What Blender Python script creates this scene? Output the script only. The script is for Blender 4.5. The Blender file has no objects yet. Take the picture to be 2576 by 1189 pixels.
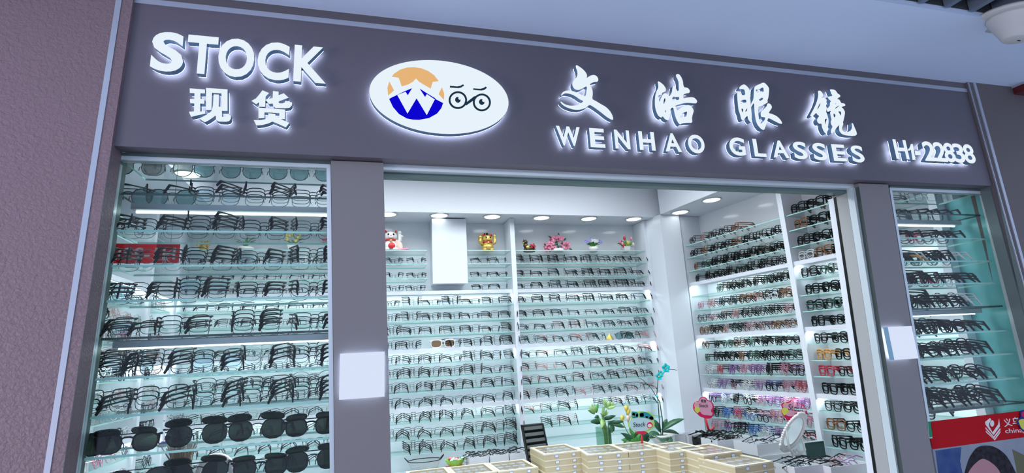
import bpy, math, random
from mathutils import Vector, Matrix, Quaternion
random.seed(11)
scene = bpy.context.scene
col = scene.collection
pi = math.pi

# ---------------------------------------------------------------- camera (measured from the photograph's vanishing lines)
F, CX, CY = 1324.658, 1288.0, 594.5
RIGHT = Vector((0.9652145761, -0.2564064924, -0.0511520546))
DOWN = Vector((0.0079469245, 0.2243207368, -0.9744829672))
FWD = Vector((0.2613382261, 0.9401786627, 0.2185552879))
CAM = Vector((0.0, -1.55, 1.5))
cd = bpy.data.cameras.new('camera'); cam = bpy.data.objects.new('camera', cd); col.objects.link(cam)
cd.sensor_fit = 'HORIZONTAL'; cd.sensor_width = 36.0; cd.lens = F / 2576 * 36.0; cd.clip_start = 0.05
m4 = Matrix.Identity(4)
for i in range(3):
    m4[i][0] = RIGHT[i]; m4[i][1] = -DOWN[i]; m4[i][2] = -FWD[i]; m4[i][3] = CAM[i]
cam.matrix_world = m4
scene.camera = cam
# ---------------------------------------------------------------- exposure, world, lamps
scene.view_settings.view_transform = 'Standard'; scene.view_settings.look = 'None'
scene.view_settings.exposure = 0.0; scene.view_settings.gamma = 1.0
scene.view_settings.use_curve_mapping = False
try:
    cy = scene.cycles
    cy.max_bounces = 7; cy.diffuse_bounces = 4; cy.glossy_bounces = 3; cy.transmission_bounces = 4
    cy.transparent_max_bounces = 28; cy.caustics_reflective = False; cy.caustics_refractive = False
    cy.use_denoising = True; cy.sample_clamp_indirect = 6.0
except Exception:
    pass
w = bpy.data.worlds.new('mall_air'); scene.world = w; w.use_nodes = True
w.node_tree.nodes['Background'].inputs[0].default_value = (0.42, 0.51, 0.75, 1)
w.node_tree.nodes['Background'].inputs[1].default_value = 1.5

def area(name, loc, rot, sx, sy, power, color):
    l = bpy.data.lights.new(name, 'AREA'); l.shape = 'RECTANGLE'; l.size = sx; l.size_y = sy
    l.energy = power; l.color = color
    o = bpy.data.objects.new(name, l); o.location = loc; o.rotation_euler = rot; col.objects.link(o)
    return o
area('shop_ceiling_lamp', (0.6, 1.10, 2.96), (0, 0, 0), 2.6, 1.2, 70, (0.88, 0.95, 1.0)).data.spread = math.radians(150)
area('corridor_fill', (-3.9, -2.4, 0.45), (math.radians(90), 0, math.radians(-58)), 1.4, 1.4, 95, (1.0, 0.82, 0.88))  # added fill, low and unseen, to brighten the lower left wall
area('corridor_fill', (1.2, -4.2, 2.9), (math.radians(48), 0, 0), 2.4, 0.5, 30, (0.80, 0.88, 1.0))  # unseen overhead light for the corridor, behind the camera

# ---------------------------------------------------------------- pixel -> place
def ray(u, v): return RIGHT * ((u - CX) / F) + DOWN * ((v - CY) / F) + FWD
def atY(u, v, y): r = ray(u, v); return CAM + r * ((y - CAM.y) / r.y)
def atX(u, v, x): r = ray(u, v); return CAM + r * ((x - CAM.x) / r.x)
def atZ(u, v, z): r = ray(u, v); return CAM + r * ((z - CAM.z) / r.z)
def atP(u, v, p, n):
    r = ray(u, v); n = Vector((n[0], n[1], 0)); p = Vector((p[0], p[1], 0))
    return CAM + r * ((p - CAM).dot(n) / r.dot(n))

# ---------------------------------------------------------------- materials
MATS = {}
def nt(name):
    m = bpy.data.materials.new(name); m.use_nodes = True; MATS[name] = m
    return m, m.node_tree, m.node_tree.nodes['Principled BSDF']
def pbr(name, c, rough=0.5, metal=0.0, spec=0.5, coat=0.0, bump=None, var=None, alpha=None):
    m, t, b = nt(name)
    b.inputs['Base Color'].default_value = (*c, 1); b.inputs['Roughness'].default_value = rough
    b.inputs['Metallic'].default_value = metal; b.inputs['Specular IOR Level'].default_value = spec
    b.inputs['Coat Weight'].default_value = coat
    if bump or var:
        tc = t.nodes.new('ShaderNodeTexCoord')
    if var:
        n = t.nodes.new('ShaderNodeTexNoise'); n.inputs['Scale'].default_value = var[0]; n.inputs['Detail'].default_value = 4
        t.links.new(tc.outputs['Object'], n.inputs['Vector'])
        r = t.nodes.new('ShaderNodeValToRGB')
        r.color_ramp.elements[0].position = 0.3; r.color_ramp.elements[1].position = 0.7
        r.color_ramp.elements[0].color = (*c, 1); r.color_ramp.elements[1].color = (*var[1], 1)
        t.links.new(n.outputs['Fac'], r.inputs['Fac']); t.links.new(r.outputs['Color'], b.inputs['Base Color'])
    if bump:
        n2 = t.nodes.new('ShaderNodeTexNoise'); n2.inputs['Scale'].default_value = bump[0]; n2.inputs['Detail'].default_value = 3
        n2.inputs['Distortion'].default_value = 0.6
        t.links.new(tc.outputs['Object'], n2.inputs['Vector'])
        bp = t.nodes.new('ShaderNodeBump'); bp.inputs['Strength'].default_value = bump[1]; bp.inputs['Distance'].default_value = bump[2]
        t.links.new(n2.outputs['Fac'], bp.inputs['Height']); t.links.new(bp.outputs['Normal'], b.inputs['Normal'])
    return m
def emis(name, c, s):
    m, t, b = nt(name)
    b.inputs['Base Color'].default_value = (0, 0, 0, 1); b.inputs['Roughness'].default_value = 0.6
    b.inputs['Specular IOR Level'].default_value = 0.0
    b.inputs['Emission Color'].default_value = (*c, 1); b.inputs['Emission Strength'].default_value = s
    return m
def clear(name, tint, base=0.04, rim=0.5, rough=0.02):
    m = bpy.data.materials.new(name); m.use_nodes = True; MATS[name] = m; t = m.node_tree; t.nodes.clear()
    o = t.nodes.new('ShaderNodeOutputMaterial'); mix = t.nodes.new('ShaderNodeMixShader')
    tr = t.nodes.new('ShaderNodeBsdfTransparent'); tr.inputs[0].default_value = (*tint, 1)
    gl = t.nodes.new('ShaderNodeBsdfGlossy'); gl.inputs['Roughness'].default_value = rough
    lw = t.nodes.new('ShaderNodeLayerWeight'); lw.inputs['Blend'].default_value = 0.5
    p = t.nodes.new('ShaderNodeMath'); p.operation = 'POWER'; p.inputs[1].default_value = 4.0
    q = t.nodes.new('ShaderNodeMath'); q.operation = 'MULTIPLY_ADD'; q.inputs[1].default_value = rim; q.inputs[2].default_value = base
    t.links.new(lw.outputs['Facing'], p.inputs[0]); t.links.new(p.outputs[0], q.inputs[0])
    t.links.new(q.outputs[0], mix.inputs[0]); t.links.new(tr.outputs[0], mix.inputs[1]); t.links.new(gl.outputs[0], mix.inputs[2])
    t.links.new(mix.outputs[0], o.inputs[0])
    return m
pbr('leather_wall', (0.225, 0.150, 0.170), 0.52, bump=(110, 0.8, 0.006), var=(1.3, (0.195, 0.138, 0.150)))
pbr('leather_header', (0.125, 0.108, 0.135), 0.45, bump=(330, 0.35, 0.002), var=(1.1, (0.105, 0.098, 0.118)))
pbr('header_band', (0.115, 0.105, 0.112), 0.6)
pbr('pillar_grey', (0.200, 0.188, 0.190), 0.5, bump=(240, 0.18, 0.002))
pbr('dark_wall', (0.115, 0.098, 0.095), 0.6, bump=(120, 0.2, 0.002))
pbr('alu', (0.46, 0.50, 0.56), 0.38, 0.55)
pbr('alu_dark', (0.17, 0.21, 0.215), 0.42, 0.5)
pbr('alu_pale', (0.62, 0.70, 0.72), 0.35, 0.35)
pbr('frame_green', (0.10, 0.155, 0.145), 0.4, 0.3)
pbr('ceiling_paint', (0.66, 0.79, 0.97), 0.75, var=(1.2, (0.62, 0.75, 0.93)))
pbr('grille_dark', (0.05, 0.055, 0.06), 0.55)
pbr('slat', (0.16, 0.21, 0.28), 0.45, 0.2)
pbr('plastic_white', (0.62, 0.64, 0.63), 0.45)
pbr('red_dark', (0.085, 0.008, 0.008), 0.4)
pbr('shelf_white', (0.70, 0.74, 0.79), 0.28)
pbr('panel_gloss', (0.78, 0.82, 0.85), 0.12)
pbr('paint_white', (0.70, 0.72, 0.77), 0.6)
pbr('panel_teal', (0.13, 0.44, 0.44), 0.3)
pbr('side_beige', (0.36, 0.37, 0.36), 0.4)
pbr('black', (0.006, 0.008, 0.008), 0.4, spec=0.2)
pbr('black_matt', (0.012, 0.013, 0.014), 0.6)
pbr('floor_tile', (0.42, 0.42, 0.43), 0.3)
pbr('glass_edge', (0.36, 0.66, 0.60), 0.25)
pbr('dark_edge', (0.02, 0.05, 0.045), 0.3)
pbr('led_housing', (0.36, 0.42, 0.44), 0.4, 0.4)
emis('led', (0.78, 0.97, 0.99), 8.0)
emis('led_strong', (0.80, 0.97, 1.0), 30.0)
emis('downlight', (0.93, 0.98, 1.0), 5.5)
emis('sign_face', (0.80, 0.89, 0.96), 1.0)
emis('sign_back', (0.62, 0.74, 1.0), 9.0)
emis('plate_face', (0.72, 0.80, 1.0), 0.95)
emis('logo_orange', (0.80, 0.46, 0.19), 1.0)
emis('logo_blue', (0.004, 0.002, 0.62), 1.0)
emis('logo_navy', (0.012, 0.032, 0.06), 1.0)
pbr('sign_side', (0.17, 0.31, 0.44), 0.35, 0.2)
clear('pane', (0.97, 0.992, 0.985), 0.015, 0.3)
clear('shelf_glass', (0.95, 0.982, 0.976), 0.02, 0.25)
clear('lens_clear', (0.965, 0.985, 0.985), 0.02, 0.15)
clear('lens_blue', (0.86, 0.95, 0.985), 0.04, 0.15)
clear('lens_teal', (0.30, 0.50, 0.52), 0.08, 0.3)
clear('lens_smoke', (0.30, 0.34, 0.32), 0.08, 0.3)
clear('lens_dark', (0.02, 0.032, 0.022), 0.022, 0.12, 0.05)
clear('lens_brown', (0.42, 0.22, 0.10), 0.05, 0.2, 0.05)
clear('vase_glass', (0.75, 0.88, 0.82), 0.08, 0.5)
clear('film', (0.965, 0.965, 0.975), 0.12, 0.3, 0.12)
clear('reflection_red', (0.80, 0.10, 0.12), 0.02, 0.1, 0.3)
FR = {
 'black': pbr('frame_black', (0.006, 0.009, 0.009), 0.42, spec=0.18),
 'gun': pbr('frame_gunmetal', (0.022, 0.042, 0.042), 0.4, 0.3, spec=0.25),
 'silver': pbr('frame_silver', (0.30, 0.38, 0.38), 0.3, 0.7),
 'rose': pbr('frame_rose', (0.50, 0.26, 0.26), 0.35, 0.4),
 'pink': pbr('frame_pink', (0.45, 0.20, 0.27), 0.3),
 'purple': pbr('frame_purple', (0.20, 0.07, 0.27), 0.3),
 'blue': pbr('frame_blue', (0.06, 0.16, 0.42), 0.3),
 'red': pbr('frame_red', (0.45, 0.03, 0.06), 0.3),
 'tort': pbr('frame_tortoise', (0.20, 0.09, 0.04), 0.3),
 'amber': pbr('frame_amber', (0.55, 0.28, 0.08), 0.3),
 'clear': pbr('frame_clear', (0.60, 0.62, 0.63), 0.2),
 'green': pbr('frame_green_acetate', (0.03, 0.09, 0.07), 0.3),
 'white': pbr('frame_white', (0.80, 0.79, 0.76), 0.3),
}
TIP = FR['black']

# ---------------------------------------------------------------- mesh building
class MB:
    def __init__(s): s.v = []; s.f = []; s.m = []; s.sm = []
    def add(s, vs, fs, mat=0, smooth=False):
        o = len(s.v); s.v.extend([Vector(p) for p in vs])
        for f in fs: s.f.append([o + i for i in f]); s.m.append(mat); s.sm.append(smooth)
    def hexa(s, a, b, mat=0):     # a: bottom 4 (ccw), b: top 4
        s.add(list(a) + list(b), [(3, 2, 1, 0), (4, 5, 6, 7), (0, 1, 5, 4), (1, 2, 6, 5), (2, 3, 7, 6), (3, 0, 4, 7)], mat)
    def box(s, x0, x1, y0, y1, z0, z1, mat=0):
        s.hexa([(x0, y0, z0), (x1, y0, z0), (x1, y1, z0), (x0, y1, z0)], [(x0, y0, z1), (x1, y0, z1), (x1, y1, z1), (x0, y1, z1)], mat)
    def obox(s, o, a, b, c, mat=0):  # corner o and three edge vectors
        o, a, b, c = Vector(o), Vector(a), Vector(b), Vector(c)
        s.hexa([o, o + a, o + a + b, o + b], [o + c, o + a + c, o + a + b + c, o + b + c], mat)
    def prism(s, plan, z0, z1, mat=0):
        n = len(plan); vs = [(x, y, z0) for x, y in plan] + [(x, y, z1) for x, y in plan]
        fs = [tuple(range(n - 1, -1, -1)), tuple(range(n, 2 * n))] + [(i, (i + 1) % n, n + (i + 1) % n, n + i) for i in range(n)]
        s.add(vs, fs, mat)
    def tube(s, pts, r, n=5, closed=False, mat=0, up=None, flat=None, smooth=True, caps=True):
        pts = [Vector(p) for p in pts]; N = len(pts)
        rr = r if isinstance(r, (list, tuple)) else [r] * N
        rings = []; prev = None
        for i in range(N):
            if closed: d = pts[(i + 1) % N] - pts[i - 1]
            else: d = pts[min(i + 1, N - 1)] - pts[max(i - 1, 0)]
            d.normalize()
            ref = Vector(up) if up is not None else (prev if prev is not None else (Vector((0, 0, 1)) if abs(d.z) < 0.9 else Vector((0, 1, 0))))
            a = ref - d * ref.dot(d)
            if a.length < 1e-6: a = d.orthogonal()
            a.normalize(); b = d.cross(a); prev = a
            fa = fb = 1.0
            if flat: fa, fb = flat
            rings.append([pts[i] + a * (math.cos(2 * pi * (k + .5) / n) * rr[i] * fa) + b * (math.sin(2 * pi * (k + .5) / n) * rr[i] * fb) for k in range(n)])
        vs = [p for ring in rings for p in ring]; fs = []
        for i in range(N if closed else N - 1):
            j = (i + 1) % N
            for k in range(n):
                l = (k + 1) % n; fs.append((i * n + k, i * n + l, j * n + l, j * n + k))
        if not closed and caps:
            fs.append(tuple(range(n - 1, -1, -1))); fs.append(tuple((N - 1) * n + k for k in range(n)))
        s.add(vs, fs, mat, smooth)
    def lathe(s, prof, c=(0, 0, 0), n=16, mat=0, smooth=True, sx=1, sy=1, axis=None):
        c = Vector(c); vs = []; fs = []
        q = Quaternion() if axis is None else Vector((0, 0, 1)).rotation_difference(Vector(axis))
        for r, z in prof:
            for k in range(n):
                a = 2 * pi * k / n; vs.append(c + q @ Vector((r * math.cos(a) * sx, r * math.sin(a) * sy, z)))
        for i in range(len(prof) - 1):
            for k in range(n):
                l = (k + 1) % n; fs.append((i * n + k, i * n + l, (i + 1) * n + l, (i + 1) * n + k))
        fs.append(tuple(range(n - 1, -1, -1))); fs.append(tuple((len(prof) - 1) * n + k for k in range(n)))
        s.add(vs, fs, mat, smooth)
    def ball(s, c, rx, ry=None, rz=None, n=10, m=6, mat=0):
        ry = rx if ry is None else ry; rz = rx if rz is None else rz
        c = Vector(c); vs = [c + Vector((0, 0, -rz))]; fs = []
        for i in range(1, m):
            t = -pi / 2 + pi * i / m
            for k in range(n):
                a = 2 * pi * k / n; vs.append(c + Vector((rx * math.cos(t) * math.cos(a), ry * math.cos(t) * math.sin(a), rz * math.sin(t))))
        vs.append(c + Vector((0, 0, rz))); L = len(vs) - 1
        for k in range(n):
            l = (k + 1) % n
            fs.append((0, 1 + l, 1 + k)); fs.append((L, 1 + (m - 2) * n + k, 1 + (m - 2) * n + l))
            for i in range(m - 2): fs.append((1 + i * n + k, 1 + i * n + l, 1 + (i + 1) * n + l, 1 + (i + 1) * n + k))
        s.add(vs, fs, mat, True)
    def leaf(s, base, tip, w, up=(0, 0, 1), sag=0.15, mat=0, thick=0.0012, n=5):
        base, tip, up = Vector(base), Vector(tip), Vector(up); d = tip - base; L = d.length
        side = d.cross(up)
        if side.length < 1e-6: side = d.orthogonal()
        side.normalize(); nrm = side.cross(d).normalized()
        vs = []; fs = []
        for i in range(n + 1):
            t = i / n; ww = w * math.sin(pi * min(1, 0.08 + t * 0.92)) ** 0.8 * 0.5 + 0.0004
            c = base + d * t + nrm * (math.sin(pi * t) * sag * L)
            for sgn, off in ((-1, 0), (0, -0.25 * ww), (1, 0)):
                vs.append(c + side * (sgn * ww) + nrm * off)
            for sgn, off in ((-1, 0), (0, -0.25 * ww), (1, 0)):
                vs.append(c + side * (sgn * ww) + nrm * (off - thick))
        for i in range(n):
            a, b = i * 6, (i + 1) * 6
            for k in (0, 1): fs.append((a + k, a + k + 1, b + k + 1, b + k)); fs.append((a + 3 + k + 1, a + 3 + k, b + 3 + k, b + 3 + k + 1))
            fs.append((a, b, b + 3, a + 3)); fs.append((a + 2, a + 5, b + 5, b + 2))
        s.add(vs, fs, mat, True)
    def mesh(s, name, mats, loc=(0, 0, 0)):
        loc = Vector(loc); me = bpy.data.meshes.new(name)
        me.from_pydata([p - loc for p in s.v], [], s.f)
        for m in mats: me.materials.append(MATS[m] if isinstance(m, str) else m)
        me.polygons.foreach_set('material_index', s.m); me.polygons.foreach_set('use_smooth', s.sm); me.update()
        return me
    def build(s, name, mats, parent=None, loc=None):
        if isinstance(mats, str): mats = [mats]
        base = Vector(loc) if loc is not None else Vector((0, 0, 0))
        if parent is not None and loc is None: base = parent_loc(parent)
        o = bpy.data.objects.new(name, s.mesh(name, mats, base)); col.objects.link(o)
        if parent is not None:
            o.parent = parent; o.location = base - parent_loc(parent)
        else: o.location = base
        return o
def parent_loc(p):
    l = Vector((0, 0, 0))
    while p is not None: l += p.location; p = p.parent
    return l
def empty(name, loc):
    o = bpy.data.objects.new(name, None); o.location = loc; o.empty_display_size = 0.05; col.objects.link(o); return o
def tag(o, label, cat, group=None):
    o['label'] = label; o['category'] = cat
    if group: o['group'] = group
    return o
def struct(o): o['kind'] = 'structure'; return o
def one(name, mats, fn, parent=None, loc=None):
    mb = MB(); fn(mb); return mb.build(name, mats, parent, loc)
ORD = ['first', 'second', 'third', 'fourth', 'fifth', 'sixth', 'seventh', 'eighth', 'ninth', 'tenth', 'eleventh', 'twelfth', 'thirteenth', 'fourteenth', 'fifteenth', 'sixteenth']

# ================================================================ STRUCTURE: the shop front
def edge(p, q, y):            # a leaning vertical edge on the plane y, from two points
    A, B = atY(*p, y), atY(*q, y)
    return lambda z: A.x + (B.x - A.x) * (z - A.z) / (B.z - A.z)
def leanbox(mb, eL, eR, z0, z1, y0, y1, mat=0):
    mb.hexa([(eL(z0), y0, z0), (eR(z0), y0, z0), (eR(z0), y1, z0), (eL(z0), y1, z0)],
            [(eL(z1), y0, z1), (eR(z1), y0, z1), (eR(z1), y1, z1), (eL(z1), y1, z1)], mat)
const = lambda x: (lambda z: x)
ZH = 2.101; ZC = 2.585; ZS0 = 2.539; ZS1 = 2.556
E1 = edge((292.1, 0), (110, 1189), -0.012); E2 = edge((306.9, 0), (126.4, 1189), -0.012)
E3 = edge((335, 0), (157.6, 1189), -0.012)
E4 = edge((832.5, 400.4), (842.6, 1189), 0.028); E5 = edge((964.2, 406.4), (983.9, 1189), 0.028)
E6 = edge((2159, 456.5), (2273, 1189), 0.028); E7 = edge((2233.3, 460.5), (2352.4, 1189), 0.028)
E8 = edge((2426.6, 208.9), (2495.4, 466), 0.0)
E9 = edge((2434.4, 205.5), (2520.5, 518), -0.012)
E10 = edge((2446.4, 204.7), (2531.7, 518), -0.012); E11 = edge((2452.5, 204.7), (2537.9, 518), -0.012)
wall = struct(one('wall_front', 'header_band', lambda m: m.box(-0.72, 2.62, 0.02, 0.22, 2.16, 3.05)))
one('fascia_board', 'leather_header', lambda m: leanbox(m, E3, E8, ZH, ZS0, 0.0, 0.045), wall)
one('fascia_band', 'header_band', lambda m: leanbox(m, E3, E8, ZS1, ZC, 0.0, 0.045), wall)
one('pillar', 'pillar_grey', lambda m: leanbox(m, E4, E5, 0, ZH - .004, 0.028, 0.16), wall)
one('pillar', 'pillar_grey', lambda m: leanbox(m, E6, E7, 0, ZH - .004, 0.028, 0.16), wall)
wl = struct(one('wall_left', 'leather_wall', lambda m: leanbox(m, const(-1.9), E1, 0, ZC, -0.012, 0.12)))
one('side_panel', 'leather_wall', lambda m: leanbox(m, E2, E3, 0, ZC, -0.012, 0.05), wl)
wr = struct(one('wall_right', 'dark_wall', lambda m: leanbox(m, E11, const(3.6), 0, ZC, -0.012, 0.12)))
E9b = lambda z: E9(z) + .004
one('side_panel', 'header_band', lambda m: leanbox(m, E9, E10, 0, ZC, -0.010, 0.05), wr)
one('edge_bead', 'alu', lambda m: leanbox(m, E9, E9b, 0, ZC, -0.014, -0.0095), wr)
one('return_panel', 'alu_dark', lambda m: leanbox(m, E8, E9, 0, ZC, 0.010, 0.05), wr)
struct(one('trim_1', 'alu', lambda m: leanbox(m, E1, E2, 0, ZC, -0.014, 0.05)))
struct(one('trim_2', 'alu', lambda m: leanbox(m, E3, E8, ZS0, ZS1, -0.003, 0.045)))
struct(one('trim_3', 'alu', lambda m: leanbox(m, E10, E11, 0, ZC, -0.014, 0.05)))
# corridor ceiling, stops at the open slat grille in front
yg = -0.39
struct(one('ceiling', 'ceiling_paint', lambda m: m.box(-2.2, 3.9, yg, 0.3, ZC, ZC + 0.02)))
struct(one('floor', 'floor_tile', lambda m: m.box(-4.2, 4.6, -6.0, 2.6, -0.05, 0.0)))
g = empty('ceiling_grille', (1.2, -0.9, ZC)); tag(g, 'open ceiling grille of dark metal slats beside the pale blue soffit', 'ceiling grille')
one('void_board', 'grille_dark', lambda m: m.box(0.2, 3.9, -2.4, yg, 2.80, 2.82), g)
one('edge_board', 'grille_dark', lambda m: m.box(0.2, 3.9, yg - 0.003, yg + 0.01, ZC + .02, 2.8), g)
for k in range(26):
    x = 0.62 + k * 0.118
    one('slat', 'slat', lambda m: m.box(x, x + 0.022, -2.4, yg - 0.006, ZC + 0.012, ZC + 0.085), g)
# white cone shaped fitting under the grille
c0 = atZ(2562, 46, ZC - 0.02); axis = Vector((0.12, -0.22, 1)).normalized()
R_ = 0.105
sp = empty('ceiling_speaker', c0); tag(sp, 'white cone-shaped speaker housing hanging below the dark slat grille', 'ceiling speaker')
one('housing', 'plastic_white', lambda m: m.lathe([(0.036, -0.078), (0.041, -0.076), (0.046, -0.068), (0.084, -0.010), (0.090, 0.0)], c0, 32, axis=axis), sp)
one('rim', 'plastic_white', lambda m: m.lathe([(0.086, 0.0), (0.114, -0.003), (0.119, 0.004), (0.114, 0.012), (0.086, 0.012)], c0, 32, axis=axis), sp)
one('drain_slot', 'black', lambda m: m.lathe([(0.001, -0.0805), (0.008, -0.0805), (0.008, -0.077), (0.001, -0.077)], c0 + Vector((.012, 0, .001)), 12, axis=axis, sy=.45), sp)
# dark red sign box on the far right wall
P = atY(2547, 222, -0.012)
rb = one('wall_sign_box', ['red_dark', 'alu'], lambda m: (m.box(P.x, P.x + 0.5, -0.058, -0.012, P.z - 0.032, ZC - 0.008), m.box(P.x - .004, P.x + 0.5, -0.062, -0.012, ZC - 0.008, ZC - 0.001, 1)), loc=(P.x, -0.05, P.z))
tag(rb, 'dark red box sign projecting from brown wall at far right edge', 'sign')

# ---------------------------------------------------------------- windows and door frame
def window(name, eL, eR, z0, ztop, yg_, left_jamb=None):
    w_ = empty(name, (eL(1.5), yg_, 0.7)); struct(w_)
    t = 0.012
    one('frame_bar', 'alu_pale', lambda m: leanbox(m, eL, lambda z: eL(z) + t, z0, ztop, yg_ - 0.012, yg_ + 0.012), w_)
    one('frame_bar', 'alu_pale', lambda m: leanbox(m, lambda z: eR(z) - t, eR, z0, ztop, yg_ - 0.012, yg_ + 0.012), w_)
    one('frame_bar', 'alu_pale', lambda m: leanbox(m, eL, eR, ztop - t, ztop, yg_ - 0.0125, yg_ + 0.0125), w_)
    one('pane', 'pane', lambda m: leanbox(m, lambda z: eL(z) + t, lambda z: eR(z) - t, z0, ztop - t, yg_ - 0.002, yg_ + 0.002), w_)
    return w_
YG = 0.062
J1 = edge((290.4, 378.7), (175.2, 1189), 0.05)
J2 = edge((2480.5, 476), (2566, 820), 0.05)
E4w = edge((831.5, 400.4), (841.6, 1189), 0.05); E7w = edge((2236, 462), (2355, 1189), 0.05)
win1 = window('window_1', J1, E4w, 0.7, 2.093, YG)
win2 = window('window_2', E7w, J2, 0.7, 2.093, YG)
one('jamb', 'frame_green', lambda m: leanbox(m, lambda z: E3(z) - .004, J1, 0, ZH, 0.0505, 0.10), win1)
one('jamb', 'frame_green', lambda m: m.hexa([(E3(.7), -.0115, .7), (E3(.7)+.001, -.0115, .7), (J1(.7), .0495, .7), (J1(.7)-.01, .0495, .7)], [(E3(ZH), -.0115, ZH), (E3(ZH)+.001, -.0115, ZH), (J1(ZH), .0495, ZH), (J1(ZH)-.01, .0495, ZH)]), win1)
one('jamb', 'alu_dark', lambda m: m.hexa([(E9(.7)-.001, -.0095, .7), (E9(.7), -.0095, .7), (J2(.7)+.01, .0495, .7), (J2(.7), .0495, .7)], [(E9(ZH-.003)-.001, -.0095, ZH-.003), (E9(ZH-.003), -.0095, ZH-.003), (J2(ZH-.003)+.01, .0495, ZH-.003), (J2(ZH-.003), .0495, ZH-.003)]), win2)
one('head_rail', 'frame_green', lambda m: leanbox(m, J1, E4w, 2.0935, ZH, 0.046, 0.08), win1)
one('head_rail', 'frame_green', lambda m: leanbox(m, E7w, J2, 2.0935, ZH, 0.046, 0.08), win2)
door = struct(empty('door_1', (0.9, 0.07, ZH)))
one('head_rail', 'alu_pale', lambda m: leanbox(m, E5, E6, 2.083, ZH, 0.050, 0.075), door)
one('head_rail', 'frame_green', lambda m: leanbox(m, E5, E6, 2.070, 2.0995, 0.076, 0.11), door)
# right jamb of the doorway: aluminium strip, greenish return, side panel of the display case, black seal
K1 = edge((2147, 500), (2236, 1069), 0.05); K2 = edge((2156, 500), (2244, 1069), 0.05)
one('jamb_strip', 'alu_pale', lambda m: leanbox(m, K1, K2, 0, 2.083, 0.046, 0.075), door)
one('jamb_return', 'frame_green', lambda m: m.hexa([(K2(0), .047, 0), (E6(0), .028, 0), (E6(0), .05, 0), (K2(0), .06, 0)], [(K2(2.083), .047, 2.083), (E6(2.083), .028, 2.083), (E6(2.083), .05, 2.083), (K2(2.083), .06, 2.083)]), door)
xs = K1(1.6)
ya = atX(2130, 700, xs).y
yb = atX(2123, 700, xs).y; yc = atX(2108, 700, xs).y
one('case_side', 'side_beige', lambda m: leanbox(m, K1, K2, 0, 2.07, 0.076, ya), door)
one('door_seal', 'black', lambda m: leanbox(m, lambda z: K1(z) - .001, K2, 0, 2.07, ya, yb), door)
one('end_strip', 'shelf_white', lambda m: leanbox(m, K1, K2, 0, 2.07, yb, yc), door)

# ================================================================ STRUCTURE: the shop inside
YB = 2.40; XL = -1.37
struct(one('wall_rear', 'panel_gloss', lambda m: m.box(XL - .05, 2.75, YB, YB + 0.05, 0, 3.05)))
struct(one('wall_inner_left', 'panel_gloss', lambda m: m.box(XL - .05, XL, 0.23, YB, 0, 3.05)))
A_ = Vector((0.148, -0.989, 0)); N_ = Vector((-0.989, -0.148, 0)); PC = Vector((2.59, 2.10, 0))
def RW(s, d, z): p = PC + A_ * s + N_ * d; return Vector((p.x, p.y, z))     # right wall: along, out of the wall, height
def rwbox(mb, s0, s1, d0, d1, z0, z1, mat=0):
    mb.hexa([RW(s0, d1, z0), RW(s1, d1, z0), RW(s1, d0, z0), RW(s0, d0, z0)], [RW(s0, d1, z1), RW(s1, d1, z1), RW(s1, d0, z1), RW(s0, d0, z1)], mat)
struct(one('wall_inner_right', 'panel_gloss', lambda m: rwbox(m, -0.36, 1.9, -0.05, 0.0, 0, 3.05)))
ci = struct(one('ceiling_inner', 'paint_white', lambda m: m.box(XL - .05, 2.95, 0.22, YB + .05, 3.05, 3.1)))
one('soffit', 'paint_white', lambda m: m.box(XL, 2.58, 2.10, YB, 2.52, 3.05), ci)
one('soffit', 'paint_white', lambda m: rwbox(m, 0.02, 1.85, 0.0, 0.38, 2.52, 3.05), ci)
one('soffit', 'paint_white', lambda m: m.box(XL, -0.98, 0.24, 2.10, 2.52, 3.05), ci)
# corner column between the two shelf walls
pl = [atZ(1630, 557, 2.5), atZ(1660, 545.5, 2.5), atZ(1708, 546, 2.5)]
pf = RW(0.0, 0.17, 0)
struct(one('wall_corner', 'shelf_white', lambda m: m.prism([(pl[0].x, pl[0].y), (pl[1].x, pl[1].y), (pl[2].x, pl[2].y), (pf.x, pf.y), (2.58, 2.12), (2.58, 2.39), (pl[0].x, 2.39)], 0, 2.52)))
# round lights in the soffit
dl = empty('downlight_dummy', (0, 0, 0)); bpy.data.objects.remove(dl)
spots = [(975, 538, 'back'), (1105, 541, 'back'), (1238, 544, 'back'), (1362, 547, 'back'), (1481, 549, 'back'), (1594, 550, 'back'),
         (1711, 533, 'right'), (1790, 502, 'right'), (1884, 466, 'right')]
for i, (u, v, wch) in enumerate(spots):
    c = atZ(u, v, 2.52)
    d = empty('downlight', (c.x, c.y, 2.52))
    lab = (f'round recessed downlight, {ORD[i]} from left in the soffit above the back shelves' if wch == 'back'
           else f'round recessed downlight, {["farthest", "middle", "nearest"][i-6]} of three above the right shelf wall')
    tag(d, lab, 'downlight', 'recessed downlights in the soffit')
    one('trim_ring', 'plastic_white', lambda m: m.lathe([(0.060, 0.0), (0.072, 0.0), (0.070, -0.005), (0.062, -0.006), (0.058, 0.0)], (c.x, c.y, 2.519), 24), d)
    one('lamp_disc', 'downlight', lambda m: m.lathe([(0.001, -0.0035), (0.058, -0.003), (0.058, 0.0)], (c.x, c.y, 2.5195), 24), d)
c = atZ(472, 437, 2.52)
d = empty('downlight', (c.x, c.y, 2.52)); tag(d, 'round downlight seen through top of the left display window', 'downlight')
one('trim_ring', 'plastic_white', lambda m: m.lathe([(0.060, 0.0), (0.072, 0.0), (0.070, -0.005), (0.062, -0.006), (0.058, 0.0)], (c.x, c.y, 2.519), 24), d)
one('lamp_disc', 'downlight', lambda m: m.lathe([(0.001, -0.0035), (0.058, -0.003), (0.058, 0.0)], (c.x, c.y, 2.5195), 24), d)

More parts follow.
